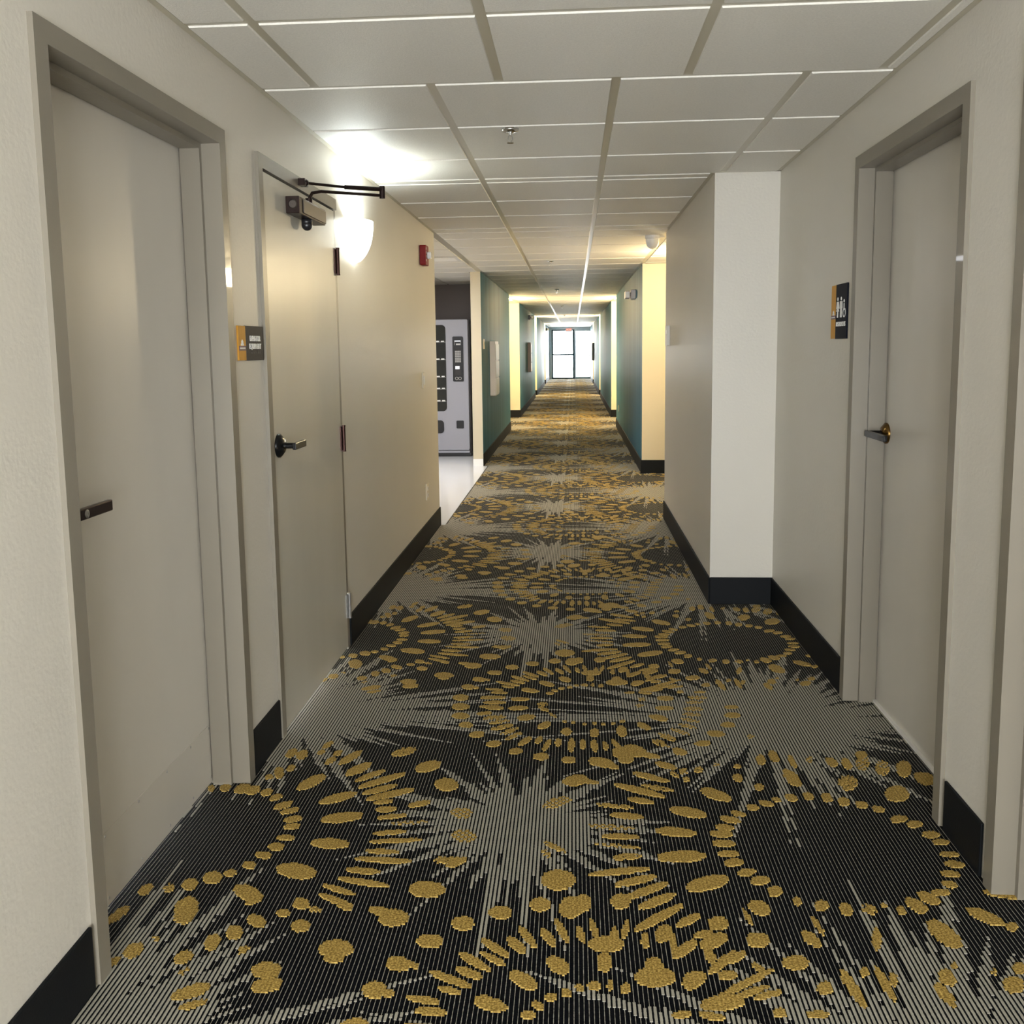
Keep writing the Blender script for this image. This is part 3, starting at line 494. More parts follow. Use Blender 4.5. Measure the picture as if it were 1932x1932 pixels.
# ------------------------------------------------------------ walls
def wall(name, dims, label, fm=None, mat_='wall'):
    return box(name, dims, mat_, label, 'wall', kind='structure', fm=fm)
ZT = ZC+.03
def wall_multi(name, dimlist, label, mat_='wall'):
    mb = MB().m(mat_)
    for d in dimlist: mb.box(*d)
    return tag(mb.build(name), label, 'wall', kind='structure')
TH = 0.16
wall_multi('wall_left', [(XL-TH, XL, Y_BACK, 1.842, 0, ZT), (XL-TH, XL, 1.842, 2.81, 2.065, ZT), (XL-TH, XL, 2.81, 3.155, 0, ZT),
                         (XL-TH, XL, 3.155, 4.125, 2.055, ZT), (XL-TH, XL, 4.125, 7.159, 0, ZT)], 'cream wall holding the two doors, sconce and red alarm')
wall_multi('wall_right', [(XR, XR+TH+.02, Y_BACK, 1.33, 0, ZT), (XR, XR+TH+.02, 1.33, 2.29, 2.09, ZT), (XR, XR+TH+.02, 2.29, 2.62, 0, ZT),
                          (XR, XR+TH+.02, 2.62, 3.59, 2.09, ZT), (XR, XR+TH+.02, 3.59, 4.94, 0, ZT)], 'cream wall with the restroom door')
wall('wall_right', (XP, XR+TH+.02, 4.931, 7.44, 0, ZT), 'cream pier stepping into the corridor beyond the restroom door')
wall('wall_back', (XL-.3, XR+.3, Y_BACK-.1, Y_BACK, 0, ZT), 'added wall keeping sky light out behind the viewpoint')  # unseen end added so the world light cannot enter from behind
wall('wall_left', (-3.7, XL-TH, 7.03, 7.159, 0, ZT), 'near side wall of the vending alcove')
wall('wall_left', (-3.75, -3.6, 7.03, 12.9, 0, ZT), 'outer side wall of the vending alcove')
wall('wall_back', (-3.7, -1.2, 12.8, 12.95, 0, ZT), 'taupe wall behind the grey vending machine', mat_='taupe')
wall('wall_left', (-1.206, TL, 10.8, 15.6, 0, ZT), 'teal vinyl wall with cream end face beside the vending alcove', fm={'+x': 'teal'}, mat_='wall_warm')
segs = [(18.49, 25.9, 'teal wall carrying the small black emergency lamp'), (27.15, 34.3, 'third teal wall stretch toward the bright end'), (35.7, Y_END, 'last teal wall stretch beside the tall end window')]
for a, b, lb in segs: wall('wall_left', (RL, TL, a, b, 0, ZT), lb, fm={'+x': 'teal'}, mat_='wall_warm')
for a, b in REC_L:
    wall('wall_left', (RL-.12, RL, a-.1, b+.1, 0, ZT), 'cream back wall of the room entry recess %d m along the teal side' % round(a), mat_='wall_warm')
wall('wall_left', (RL, TL-.12, 15.45, 15.6, 0, ZT), 'cream return wall of the first recess past the vending alcove', mat_='wall_warm')
segs = [(10.15, 16.2, 'teal wall carrying the boxy emergency light opposite the vending alcove'), (18.36, 25.8, 'second teal wall stretch opposite the black emergency lamp'),
        (26.97, 34.2, 'third teal wall stretch opposite the end of the hall'), (35.7, Y_END, 'last teal wall stretch beside the glazed exit door')]
for a, b, lb in segs: wall('wall_right', (TR, RR, a, b, 0, ZT), lb, fm={'-x': 'teal'}, mat_='wall_warm')
for a, b in REC_R:
    wall('wall_right', (RR, RR+.12, a-.1, b+.1, 0, ZT), 'cream back wall of the recess %d m along the restroom side' % round(a), mat_='wall_warm')
wall('wall_right', (XR+TH, RR+.1, 7.3, 7.44, 0, ZT), 'cream return wall behind the pier', mat_='wall_warm')
# end wall around the glazing
EW = MB().m('whiteframe')
for d in ((TL-.1, -0.97, Y_END, Y_END+.12, 0, ZT), (0.80, TR+.2, Y_END, Y_END+.12, 0, ZT), (-0.97, 0.80, Y_END, Y_END+.12, 2.19, ZT)): EW.box(*d)
tag(EW.build('wall_far'), 'white wall framing the glazed end of the corridor', 'wall', kind='structure')
box('sky_block_slab', (-3.8, 1.9, Y_BACK-.2, Y_END+.15, ZT+.08, ZT+.2), 'wall', 'added slab blocking sky light above the suspended ceiling', 'ceiling', kind='structure')  # unseen cover added against world light leaking past the tiles

# ------------------------------------------------------------ wall bases
def base(name, segs, label, mat_='base'):
    mb = MB().m(mat_)
    for d in segs: mb.box(d[0], d[1], d[2], d[3], 0.0, BASE_H)
    return tag(mb.build(name, bevel=0.003), label, 'baseboard', kind='structure')
t = .009
base('baseboard_left', [(XL, XL+t, Y_BACK, 1.812)], 'black rubber baseboard nearer than the kick-plated door')
base('baseboard_left', [(XL, XL+t, 2.842, 3.118)], 'short black baseboard between the two left doors')
base('baseboard_left', [(XL, XL+t, 4.178, 7.165)], 'long black baseboard below the sconce and red alarm')
base('baseboard_right', [(XR-t, XR, 2.345, 2.585)], 'short black baseboard between the restroom door and next doorway')
base('baseboard_right', [(XR-t, XR, 3.63, 4.931), (XP, XR, 4.931-t, 4.931), (XP-t, XP, 4.922, 7.45)], 'black baseboard wrapping the cream pier past the restroom door')
base('baseboard_right', [(TR-.01, RR, 10.15-t, 10.15)], 'black baseboard under the nearest bright cream end wall')
base('baseboard_left', [(RL, TL+.01, 18.49-t, 18.49)], 'black baseboard under the cream end beyond the pale cabinet')
base('baseboard_right', [(TR-.01, RR, 18.36-t, 18.36)], 'black baseboard under the second cream end on the restroom side')
base('baseboard_left', [(RL, TL+.01, 27.15-t, 27.15)], 'black baseboard under the cream end past the black emergency lamp')
base('baseboard_right', [(TR-.01, RR, 26.97-t, 26.97)], 'black baseboard under the third cream end on the restroom side')
base('baseboard_left', [(RL, TL+.01, 35.7-t, 35.7)], 'black baseboard under the farthest cream end on the vending side')
base('baseboard_right', [(TR-.01, RR, 35.7-t, 35.7)], 'black baseboard under the farthest cream end on the restroom side')
for a, b, lb in ((10.8, 15.6, 'charcoal baseboard below the pale wall cabinet'), (18.49, 25.9, 'charcoal baseboard below the black emergency lamp'), (27.15, 34.3, 'charcoal baseboard along the third teal stretch, vending side'), (35.7, Y_END, 'charcoal baseboard ending at the tall end window')):
    base('baseboard_left', [(TL, TL+t, a-.004, b+.004)], lb, 'base_far')
for a, b, lb in ((10.15, 16.2, 'charcoal baseboard below the boxy emergency light'), (18.36, 25.8, 'charcoal baseboard along the second teal stretch, restroom side'), (26.97, 34.2, 'charcoal baseboard along the third teal stretch, restroom side'), (35.7, Y_END, 'charcoal baseboard ending at the exit door')):
    base('baseboard_right', [(TR-t, TR, a-.004, b+.004)], lb, 'base_far')
box('baseboard_left', (-1.206, TL, 10.788, 10.8, 0, 0.09), 'white_floor', 'white tile base on the cream wall end by the vending machine', 'baseboard', kind='structure')

# ------------------------------------------------------------ doors
def recessed_door(name, side, xw, y0, y1, H, label, hinge_near=False):
    """hollow-metal frame with a stop; leaf set back in the wall. side=+1 for the right wall, -1 for the left"""
    S = side
    def X(d): return xw + S*d            # d: depth into the wall, negative toward the corridor
    d = empty(name, (xw, (y0+y1)/2, 0), label, 'door', kind='structure')
    fr = MB().m('frame'); fw = .048; pr = -.013
    ring = lambda da, db, w_in, w_out: (fr.box(X(da), X(db), y0-w_out, y0+w_in, 0, H-w_in), fr.box(X(da), X(db), y1-w_in, y1+w_out, 0, H-w_in),
                                        fr.box(X(da), X(db), y0-w_out, y1+w_out, H-w_in, H+w_out))
    ring(pr, .002, 0, fw); ring(.002, .045, 0, .012); ring(.045, .106, .016, .012); ring(.106, .17, 0, .012)
    fr.build('door_frame', d)
    lf = MB().m('leaf'); lf.box(X(.112), X(.156), y0+.004, y1-.004, .008, H-.004)
    lf.build('door_leaf', d, bevel=.002)
    # closing strip behind the leaf so no light leaks around it
    return d, X
def lever(d, x, y, z, S, sgn, m_rose, m_lever, out=.062, length=.13, hgt=.028, cyl_lock=False, rose_r=.034):
    """lever handle on a leaf whose face is at x; S*out points into the corridor; the bar runs toward sgn*y"""
    r = MB().m(m_rose); r.lathe([(0.001, -S*.022), (rose_r*.55, -S*.022), (rose_r*.85, -S*.012), (rose_r, -S*.006), (rose_r, 0)], (x, y, z), 'x')
    h = r.build('handle', d, smooth=True, origin=(x, y, z))
    l = MB().m(m_lever); xo = x - S*out
    l.cyl((x, y, z), (xo, y, z), .011)
    l.box(xo-S*.008, xo+S*.006, y-sgn*.016, y+sgn*length, z-hgt*.55, z+hgt*.45)
    lv = l.build('lever', h, bevel=.003)
    if cyl_lock:
        k = MB().m('steel'); k.lathe([(.001, S*-.003), (.006, S*-.003), (.010, S*-.001), (.010, 0)], (xo-S*.008, y+.012*sgn, z-.002), 'x')
        k.build('lock_cylinder', h)
    return h

d1, X1 = recessed_door('door_1', -1, XL, 1.872, 2.779, 2.037, 'recessed greige door with a low kick plate, nearest on the left')
kp = MB().m('kick'); kp.box(X1(.112), X1(.1105), 1.876, 2.765, .012, .205)
kp_o = kp.build('kick_plate', d1, bevel=.0006)
for i, yy in enumerate([2.10, 2.28, 2.455, 2.62, 2.76]):
    for zz in (.195, .030):
        s = MB().m('steel'); s.lathe([(.0005, .0022), (.003, .0016), (.0042, 0)], (X1(.1105), yy, zz), 'x', n=10)
        s.build('screw', kp_o)
lever(d1, X1(.112), 1.985, 1.045, -1, 1, 'brass', 'bronze', length=.132, hgt=.027, cyl_lock=True)

d3, X3 = recessed_door('door_3', 1, XR, 2.652, 3.560, 2.056, 'recessed restroom door with a brass-rosed lever, opposite the elevator equipment door')
lever(d3, X3(.112), 3.532, 1.070, 1, -1, 'brass', 'blackm', out=.07, length=.20, hgt=.024, rose_r=.04)
d4, X4 = recessed_door('door_4', 1, XR, 1.345, 2.262, 2.062, 'doorway at the picture edge of which only the far jamb shows')
th = MB().m('white'); th.box(X3(.100), X3(.111), 2.66, 3.55, 0.001, 0.012); th.build('door_sweep', d3)

# door 2: flush leaf opening into the corridor
d2 = empty('door_2', (XL, 3.64, 0), 'flush cream door to the elevator equipment room with closer and bronze hinges', 'door', kind='structure')
fr = MB().m('frame'); H2 = 2.037
fr.box(XL-.002, XL+.013, 3.122, 3.165, 0, H2); fr.box(XL-.002, XL+.013, 3.122, 4.150, H2, H2+.048); fr.box(XL-.002, XL+.006, 4.122, 4.150, 0, H2)
fr.box(XL-.16, XL-.002, 3.150, 3.165, 0, H2); fr.box(XL-.16, XL-.002, 4.122, 4.135, 0, H2); fr.box(XL-.16, XL-.002, 3.15, 4.135, H2, H2+.02)
fr.box(XL-.10, XL-.045, 3.165, 4.122, H2-.016, H2); fr.box(XL-.10, XL-.045, 3.165, 3.181, 0, H2)
fr.build('door_frame', d2)
lf = MB().m('leaf2'); lf.box(XL-.038, XL+.007, 3.168, 4.119, .012, H2-.007); lf.build('door_leaf', d2, bevel=.002)
for z0, mm in ((1.808, 'bronze2'), (1.005, 'bronze2'), (.212, 'steel')):
    h = MB().m(mm); h.cyl((XL+.017, 4.128, z0-.057), (XL+.017, 4.128, z0+.057), .0085)
    h.box(XL+.0065, XL+.012, 4.100, 4.128, z0-.055, z0+.055)
    for k in (-.057, .057): h.cyl((XL+.017, 4.128, z0+k-.003*(k > 0)), (XL+.017, 4.128, z0+k+(.004 if k > 0 else -.004)), .0095)
    o = h.build('hinge', d2)
    if mm == 'steel': o['label'] = 'plain steel hinge'
h2 = lever(d2, XL+.007, 3.225, 1.068, -1, 1, 'blackm', 'blackm', length=.115, hgt=.026, rose_r=.044)
# closer: body on the leaf, arm folded out into the corridor
cl = MB().m('bronze'); xa = XL+.007
cl.box(xa, xa+.052, 3.425, 3.785, 1.922, 1.985)
cl.m('steel_dark').box(xa+.052, xa+.056, 3.47, 3.785, 1.928, 1.979)
closer = cl.build('closer', d2, bevel=.003)
e = MB().m('steel_dark'); e.lathe([(.001, -.004), (.014, -.004), (.018, 0)], (xa+.028, 3.425, 1.955), 'y', n=16); e.build('end_cap', closer)
e = MB().m('black'); e.cyl((xa+.028, 3.60, 1.925), (xa+.028, 3.60, 1.900), .021); e.ball((xa+.028, 3.60, 1.900), .0215, 16); e.build('spindle_cap', closer, smooth=True)
elbow = Vector((XL+.275, 3.905, 2.075))
sh = Vector((xa+.030, 3.63, 1.985))
e = MB().m('bronze'); e.cyl(sh, sh+Vector((0, 0, .022)), .014); e.tube([sh+Vector((0, 0, .018)), sh+Vector((.012, .012, .045)), sh+Vector((.04, .04, .055)), elbow-Vector((0, 0, .018))], .0065)
e.cyl(elbow-Vector((0, 0, .03)), elbow+Vector((0, 0, .02)), .012); e.build('main_arm', closer, smooth=False)
sho = Vector((XL+.035, 3.60, 2.062)); mid = elbow.lerp(sho, .5)
e = MB().m('bronze'); e.cyl(sho, mid, .0055); e.cyl(mid, elbow+Vector((0, 0, .008)), .009); e.ball(sho, .014, 12); e.box(XL+.013, XL+.04, 3.575, 3.625, 2.050, 2.076); e.build('forearm', closer)

# ------------------------------------------------------------ glazed end
w1 = empty('window_1', (-0.45, Y_END, 0), 'tall sidelight beside the exit door, split by one rail', 'window', kind='structure')
m_ = MB().m('alum')
for d in ((-0.97, -0.90, 0.0, 2.19), (-0.03, 0.047, 0.0, 2.19)): m_.box(d[0], d[1], Y_END+.01, Y_END+.07, d[2], d[3])
for z0, z1 in ((0.0, .06), (1.045, 1.115), (2.13, 2.19)): m_.box(-0.91, -0.015, Y_END+.01, Y_END+.07, z0, z1)
m_.build('window_frame', w1); g = MB().m('glass'); g.box(-0.91, -0.015, Y_END+.035, Y_END+.041, .06, 2.13); g.build('window_glass', w1)
d5 = empty('door_5', (0.42, Y_END, 0), 'white framed glass exit door at the far end', 'door', kind='structure')
m_ = MB().m('whiteframe')
for d in ((0.047, 0.11, 0.0, 2.19), (0.735, 0.80, 0.0, 2.19)): m_.box(d[0], d[1], Y_END+.012, Y_END+.068, d[2], d[3])
for z0, z1 in ((0.0, .10), (2.11, 2.19)): m_.box(0.11, 0.735, Y_END+.012, Y_END+.068, z0, z1)
m_.build('door_frame', d5); g = MB().m('glass'); g.box(.11, .735, Y_END+.035, Y_END+.041, .10, 2.11); g.build('door_glass', d5)
m_ = MB().m('steel'); m_.box(.11, .735, Y_END-.03, Y_END-.005, 1.02, 1.05); m_.box(.12, .15, Y_END-.01, Y_END+.02, 1.01, 1.06); m_.box(.70, .73, Y_END-.01, Y_END+.02, 1.01, 1.06); m_.build('push_bar', d5)

# ------------------------------------------------------------ lamps
sc = empty('wall_sconce', (XL, 4.50, 1.83), 'glowing white half-bowl sconce beyond the elevator equipment door', 'wall lamp')
sb = MB().m('shade'); NU, NV = 20, 14; W2, D2, ZT2, ZB2 = .135, .100, 2.035, 1.83
k = len(sb.v)
for i in range(NV+1):
    q = i/NV; z = ZB2+(ZT2-ZB2)*q; f = max(.02, math.sin(min(1, q**.62)*PI/2)**.9)
    for j in range(NU+1):
        t_ = PI*j/NU; sb.v.append((XL+D2*f*math.sin(t_), 4.50-W2*f*math.cos(t_), z))
for i in range(NV):
    for j in range(NU):
        a = k+i*(NU+1)+j; sb.f.append((a, a+1, a+NU+2, a+NU+1)); sb.mi.append(0)
so = sb.build('lamp_shade', sc, smooth=True)
md = so.modifiers.new('shell', 'SOLIDIFY'); md.thickness = .003; md.offset = -1
box('back_plate', (XL, XL+.01, 4.46, 4.54, 1.90, 1.98), 'white', parent=sc)
point('sconce_bulb', (XL+.05, 4.50, 1.99), 8, (0.88, 0.98, 1.0), .025)

dome_spots = [(1.18, 8.75, 'lit warm ceiling dome in the recess behind the pier'), (1.12, 17.0, 'lit ceiling dome in the second recess, restroom side'), (-1.42, 16.7, 'lit ceiling dome in the first recess past the vending alcove'),
              (1.12, 26.4, 'lit ceiling dome in the third recess, restroom side'), (-1.42, 26.5, 'lit ceiling dome in the recess beyond the black emergency lamp'),
              (1.12, 34.95, 'lit ceiling dome in the farthest recess, restroom side'), (-1.42, 35.0, 'lit ceiling dome in the farthest recess, vending side')]
proto = None
for i, (x, y, lb) in enumerate(dome_spots):
    if proto is None:
        dl = empty('ceiling_lamp', (x, y, ZC), lb, 'ceiling lamp', 'lit domes in the room entry recesses')
        b = MB().m('white'); b.lathe([(.001, 0), (.16, 0), (.16, -.02), (.001, -.02)], (x, y, ZC-.006), 'z', 28); b.build('canopy', dl, smooth=False)
        b = MB().m('dome'); b.lathe([(.145, -.026), (.14, -.05), (.12, -.075), (.08, -.095), (.04, -.104), (.001, -.106)], (x, y, ZC), 'z', 28); b.build('dome_glass', dl, smooth=True)
        proto = dl
    else:
        dl = copy_tree(proto); dl.location = (x, y, ZC); tag(dl, lb)
    point('dome_bulb', (x, y, ZC-.17), [38, 85, 80, 90, 90, 75, 75][i], WARM, .10)

# ------------------------------------------------------------ things on walls and ceiling
def sign(name, side, xw, y0, y1, z0, z1, split, label, panel):
    S = side; s = empty(name, (xw, (y0+y1)/2, z0), label, 'sign')
    # side -1: left wall, reading direction +y ; side +1: right wall, reading direction -y
    xa, xb = xw, xw-S*.006
    left, right = (y0, y1) if S < 0 else (y1, y0)
    sg = 1 if S < 0 else -1
    b = MB().m(panel); b.box(xa, xb-S*.001, left+sg*split, right, z0, z1); b.build('panel', s, bevel=.001)
    b = MB().m('yellow'); b.box(xa, xb, left, left+sg*split, z0+.001, z1-.001); b.build('side_band', s, bevel=.0008)
    ex = (0, sg, 0)
    mid = left+sg*split/2
    # small emblem: a pale tower over a plum bar
    e = MB().m('ink'); xe = xb-S*.0008; zc_ = (z0+z1)/2-.008 if S < 0 else z0+(z1-z0)*.44
    hw = split*.16
    for (w_, za, zb) in ((hw*1.2, 0, .006), (hw*.8, .006, .015), (hw*.4, .015, .019)): e.box(xb, xe, mid-w_, mid+w_, zc_+za, zc_+zb)
    e.m('plum').box(xb, xe, mid-split*.46, mid+split*.46, zc_-.016, zc_-.001)
    e.m('ink').box(xb, xe-S*.0004, mid-split*.36, mid+split*.36, zc_-.0105, zc_-.006)
    e.build('emblem', s)
    return s, xb-S*.001, left+sg*split, right, ex
# elevator equipment sign
s, xf, pa, pb, ex = sign('room_sign', -1, XL, 2.878, 3.112, 1.380, 1.494, .066, 'amber and grey plate reading ELEVATOR EQUIPMENT between the left doors', 'dgrey')
s['_w'] = 0
text('lettering', 'ELEVATOR', .025, s, 'ink', (xf+.0005, (pa+pb)/2, 1.452), ex, (0, 0, 1), width=.100)
text('lettering', 'EQUIPMENT', .025, s, 'ink', (xf+.0005, (pa+pb)/2, 1.426), ex, (0, 0, 1), width=.112)
br = MB().m('olive')
for i, yy in enumerate([-.044, -.037, -.030, -.018, -.011, 0, .008, .022, .030, .042]):
    br.box(xf, xf+.001, (pa+pb)/2+yy, (pa+pb)/2+yy+.004, 1.403, 1.407); 
    if i % 2: br.box(xf, xf+.001, (pa+pb)/2+yy, (pa+pb)/2+yy+.004, 1.409, 1.412)
br.build('braille', s)
# restroom sign
s, xf, pa, pb, ex = sign('room_sign', 1, XR, 3.684, 3.902, 1.430, 1.648, .068, 'navy and amber RESTROOMS plate with white figures beside the restroom door', 'navy')
text('lettering', 'RESTROOMS', .025, s, 'ink', (xf-.0005, (pa+pb)/2, 1.488), ex, (0, 0, 1), width=.125)
def fig(cy, kind):
    m_ = MB().m('ink'); x0, x1 = xf, xf-.0012
    z = 1.515
    def poly(pts):
        n = len(pts); k = len(m_.v)
        P_ = [(cy-a, z+b) for a, b in pts]
        m_.v += [(x0, p[0], p[1]) for p in P_]+[(x1, p[0], p[1]) for p in P_]
        for i in range(n):
            j = (i+1) % n; m_.f.append((k+i, k+j, k+n+j, k+n+i)); m_.mi.append(0)
        m_.f.append(tuple(range(k+n, k+2*n))); m_.mi.append(0)
    def disc(a, b, r, n=14): poly([(a+r*math.cos(2*PI*i/n), b+r*math.sin(2*PI*i/n)) for i in range(n)])
    if kind in 'mw':
        disc(0, .074, .0075)
        if kind == 'm': poly([(-.016, .064), (.016, .064), (.018, .035), (.010, .035), (.010, 0), (.001, 0), (0, .030), (-.001, 0), (-.010, 0), (-.010, .035), (-.018, .035)])
        else: poly([(-.012, .064), (.012, .064), (.020, .036), (.013, .036), (.018, .024), (.008, .024), (.008, 0), (.001, 0), (0, .022), (-.001, 0), (-.008, 0), (-.008, .024), (-.018, .024), (-.013, .036), (-.020, .036)])
    else:
        disc(-.004, .064, .006)
        poly([(-.008, .055), (0, .055), (.001, .034), (.013, .034), (.020, .012), (.014, .011), (.009, .028), (-.008, .028)])
        n = 18; R1, R2 = .019, .014
        for i in range(n-4):
            t0, t1 = 2.0+2*PI*i/n, 2.0+2*PI*(i+1)/n
            poly([(R1*math.cos(t0), .018+R1*math.sin(t0)), (R1*math.cos(t1), .018+R1*math.sin(t1)), (R2*math.cos(t1), .018+R2*math.sin(t1)), (R2*math.cos(t0), .018+R2*math.sin(t0))])
    m_.build({'m': 'standing_figure', 'w': 'skirted_figure', 'c': 'wheelchair_figure'}[kind], s)
cm = (pa+pb)/2
fig(cm+.046, 'w'); fig(cm, 'm'); fig(cm-.044, 'c')

fa = empty('fire_alarm', (XL, 6.54, 1.995), 'red fire alarm strobe near the alcove corner', 'fire alarm')
b = MB().m('red'); b.rbox('x', XL, XL+.045, 6.475, 6.60, 2.0, 2.14, .012); b.build('housing', fa, bevel=.004)
b = MB().m('lens'); b.rbox('x', XL+.045, XL+.075, 6.515, 6.565, 2.045, 2.095, .012); b.build('strobe_lens', fa, bevel=.008)
b = MB().m('ink')
for i in range(4): b.box(XL+.0452, XL+.0458, 6.483, 6.495, 2.025+i*.027, 2.041+i*.027)
b.build('side_marks', fa)
sw = empty('light_switch', (XL, 6.50, 1.13), 'cream switch plate below the red fire alarm', 'light switch')
b = MB().m('almond'); b.rbox('x', XL, XL+.008, 6.455, 6.53, 1.130, 1.245, .006); b.build('plate', sw, bevel=.002)
b = MB().m('white'); b.box(XL+.008, XL+.013, 6.478, 6.507, 1.155, 1.22); b.build('rocker', sw, bevel=.002)
ou = empty('power_outlet', (XL, 6.54, .30), 'cream outlet plate low on the wall below the switch', 'outlet')
b = MB().m('almond'); b.rbox('x', XL, XL+.008, 6.50, 6.585, .31, .43, .006); b.build('plate', ou, bevel=.002)
b = MB().m('white')
for zz in (.345, .395): b.rbox('x', XL+.008, XL+.011, 6.525, 6.56, zz-.017, zz+.017, .008)
b.m('black')
for zz in (.345, .395):
    for dy in (-.008, .006): b.box(XL+.011, XL+.0115, 6.5425+dy, 6.5445+dy, zz-.006, zz+.006)
b.build('sockets', ou)
pn = empty('wall_plate', (XP, 7.15, 1.41), 'small white plate near the far edge of the pier', 'wall plate')
b = MB().m('white'); b.rbox('x', XP, XP-.024, 7.10, 7.23, 1.41, 1.567, .01); b.build('cover', pn, bevel=.004)
b = MB().m('steel'); b.rbox('x', XP-.024, XP-.026, 7.14, 7.19, 1.50, 1.53, .004); b.build('display_window', pn)

# dome camera under the ceiling by the pier
dc = empty('security_camera', (.642, 7.58, ZC), 'white dome camera under the ceiling at the far edge of the pier', 'camera')
b = MB().m('white'); b.lathe([(.001, -.006), (.060, -.006), (.060, -.03), (.052, -.034)], (.642, 7.58, ZC), 'z', 26); b.build('mount', dc, smooth=False)
b = MB().m('white'); b.lathe([(.054, -.032), (.052, -.06), (.043, -.088), (.025, -.107), (.001, -.114)], (.642, 7.58, ZC), 'z', 26); b.build('dome', dc, smooth=True)
b = MB().m('almond'); b.box(.69, XP+.0, 7.565, 7.605, ZC-.022, ZC-.010); b.build('cable_duct', dc)

# sprinklers
sp0 = None
spr = [(-.253, 3.83, 'chrome sprinkler nearest on the ceiling, with wide plate'), (-.235, 9.55, 'small sprinkler on the ceiling opposite the vending alcove'), (-.25, 14.2, 'small sprinkler on the ceiling between the first teal walls'), (-.24, 19.8, 'small sprinkler on the ceiling past the first lit recesses'), (-.24, 25.6, 'farthest visible sprinkler on the ceiling')]
for x, y, lb in spr:
    if sp0 is None:
        sp_ = empty('sprinkler', (x, y, ZC), lb, 'sprinkler', 'sprinklers along the corridor ceiling')
        b = MB().m('chrome'); b.lathe([(.001, -.008), (.036, -.008), (.033, -.018), (.012, -.022), (.001, -.022)], (x, y, ZC), 'z', 24); b.build('escutcheon', sp_, smooth=True)
        b = MB().m('steel'); b.cyl((x, y, ZC-.02), (x, y, ZC-.034), .007, n=10)
        for s_ in (-1, 1): b.tube([(x+s_*.007, y, ZC-.034), (x+s_*.010, y, ZC-.048), (x+s_*.002, y, ZC-.060)], .0018, 6)
        b.build('head', sp_)
        b = MB().m('chrome'); b.cyl((x, y, ZC-.060), (x, y, ZC-.063), .014, n=16); b.build('deflector', sp_)
        sp0 = sp_
    else:
        sp_ = copy_tree(sp0); sp_.location = (x, y, ZC); tag(sp_, lb)

# emergency lights
def emergency(x, y, z, S, body, label, name='emergency_light'):
    e = empty(name, (x, y, z), label, 'emergency light')
    b = MB().m(body); b.rbox('x', x, x-S*.055, y, y+.26, z-.055, z+.055, .01); b.build('housing', e, bevel=.004)
    for k, (dy, dz) in enumerate(((.06, 0), (.20, 0))):
        b = MB().m(body); c = Vector((x-S*.055, y+dy, z+dz)); b.cyl(c, c-Vector((S*.02, 0, 0)), .012)
        b.rbox('x', x-S*.07, x-S*.125, y+dy-.04, y+dy+.04, z-.045, z+.04, .012); h = b.build('lamp_head', e, bevel=.003)
        b = MB().m('lens'); b.rbox('y', y+dy-.043, y+dy-.04, *sorted((x-S*.075, x-S*.12)), z-.036, z+.03, .01); b.build('lens', h)
    return e
emergency(TR, 11.22, 2.035, 1, 'pinkwhite', 'pale twin-head emergency light on the teal wall, restroom side')
emergency(TL, 22.2, 2.14, -1, 'black', 'black twin-head emergency light high on the teal wall, vending side')
emergency(TL, 36.3, 2.12, -1, 'black', 'tiny black emergency light farthest down the hall')

# wall cabinets
def cabinet(x, y0, y1, z0, z1, S, m_side, label):
    e = empty('wall_cabinet', (x, (y0+y1)/2, z0), label, 'cabinet')
    b = MB().m(m_side); b.rbox('x', x, x-S*.075, y0, y1, z0, z1, .012); b.build('case', e, bevel=.004)
    b = MB().m('white'); n = 3
    for i in range(n):
        za = z0+.02+(z1-z0-.04)*i/n; zb = z0+.02+(z1-z0-.04)*(i+1)/n-.02
        b2 = MB().m('white'); b2.box(x-S*.075, x-S*.083, y0+.02, y1-.02, za, zb); b2.build('door_panel', e, bevel=.002)
    return e
cabinet(TL, 11.85, 12.35, .79, 1.50, -1, 'pinkwhite', 'pale wall cabinet on the nearest teal wall')
cabinet(TL, 21.75, 22.25, .83, 1.53, -1, 'pinkdark', 'dull cabinet on the teal wall under the black emergency light')
cabinet(TR, 33.4, 33.9, .92, 1.56, 1, 'pinkdark', 'grey cabinet far down the teal wall, restroom side')
b = MB().m('almond'); b.rbox('x', TL, TL+.012, 10.95, 11.09, 1.40, 1.52, .006)
wp = b.build('wall_plate', bevel=.002, origin=(TL, 11.0, 1.40)); tag(wp, 'small cream plate at the near edge of the teal wall', 'wall plate')
b = MB().m('almond'); b.rbox('x', TR, TR-.01, 15.2, 15.28, .33, .44, .006)
wp = b.build('power_outlet', bevel=.002, origin=(TR, 15.2, .33)); tag(wp, 'small outlet low on the teal wall, restroom side', 'outlet')

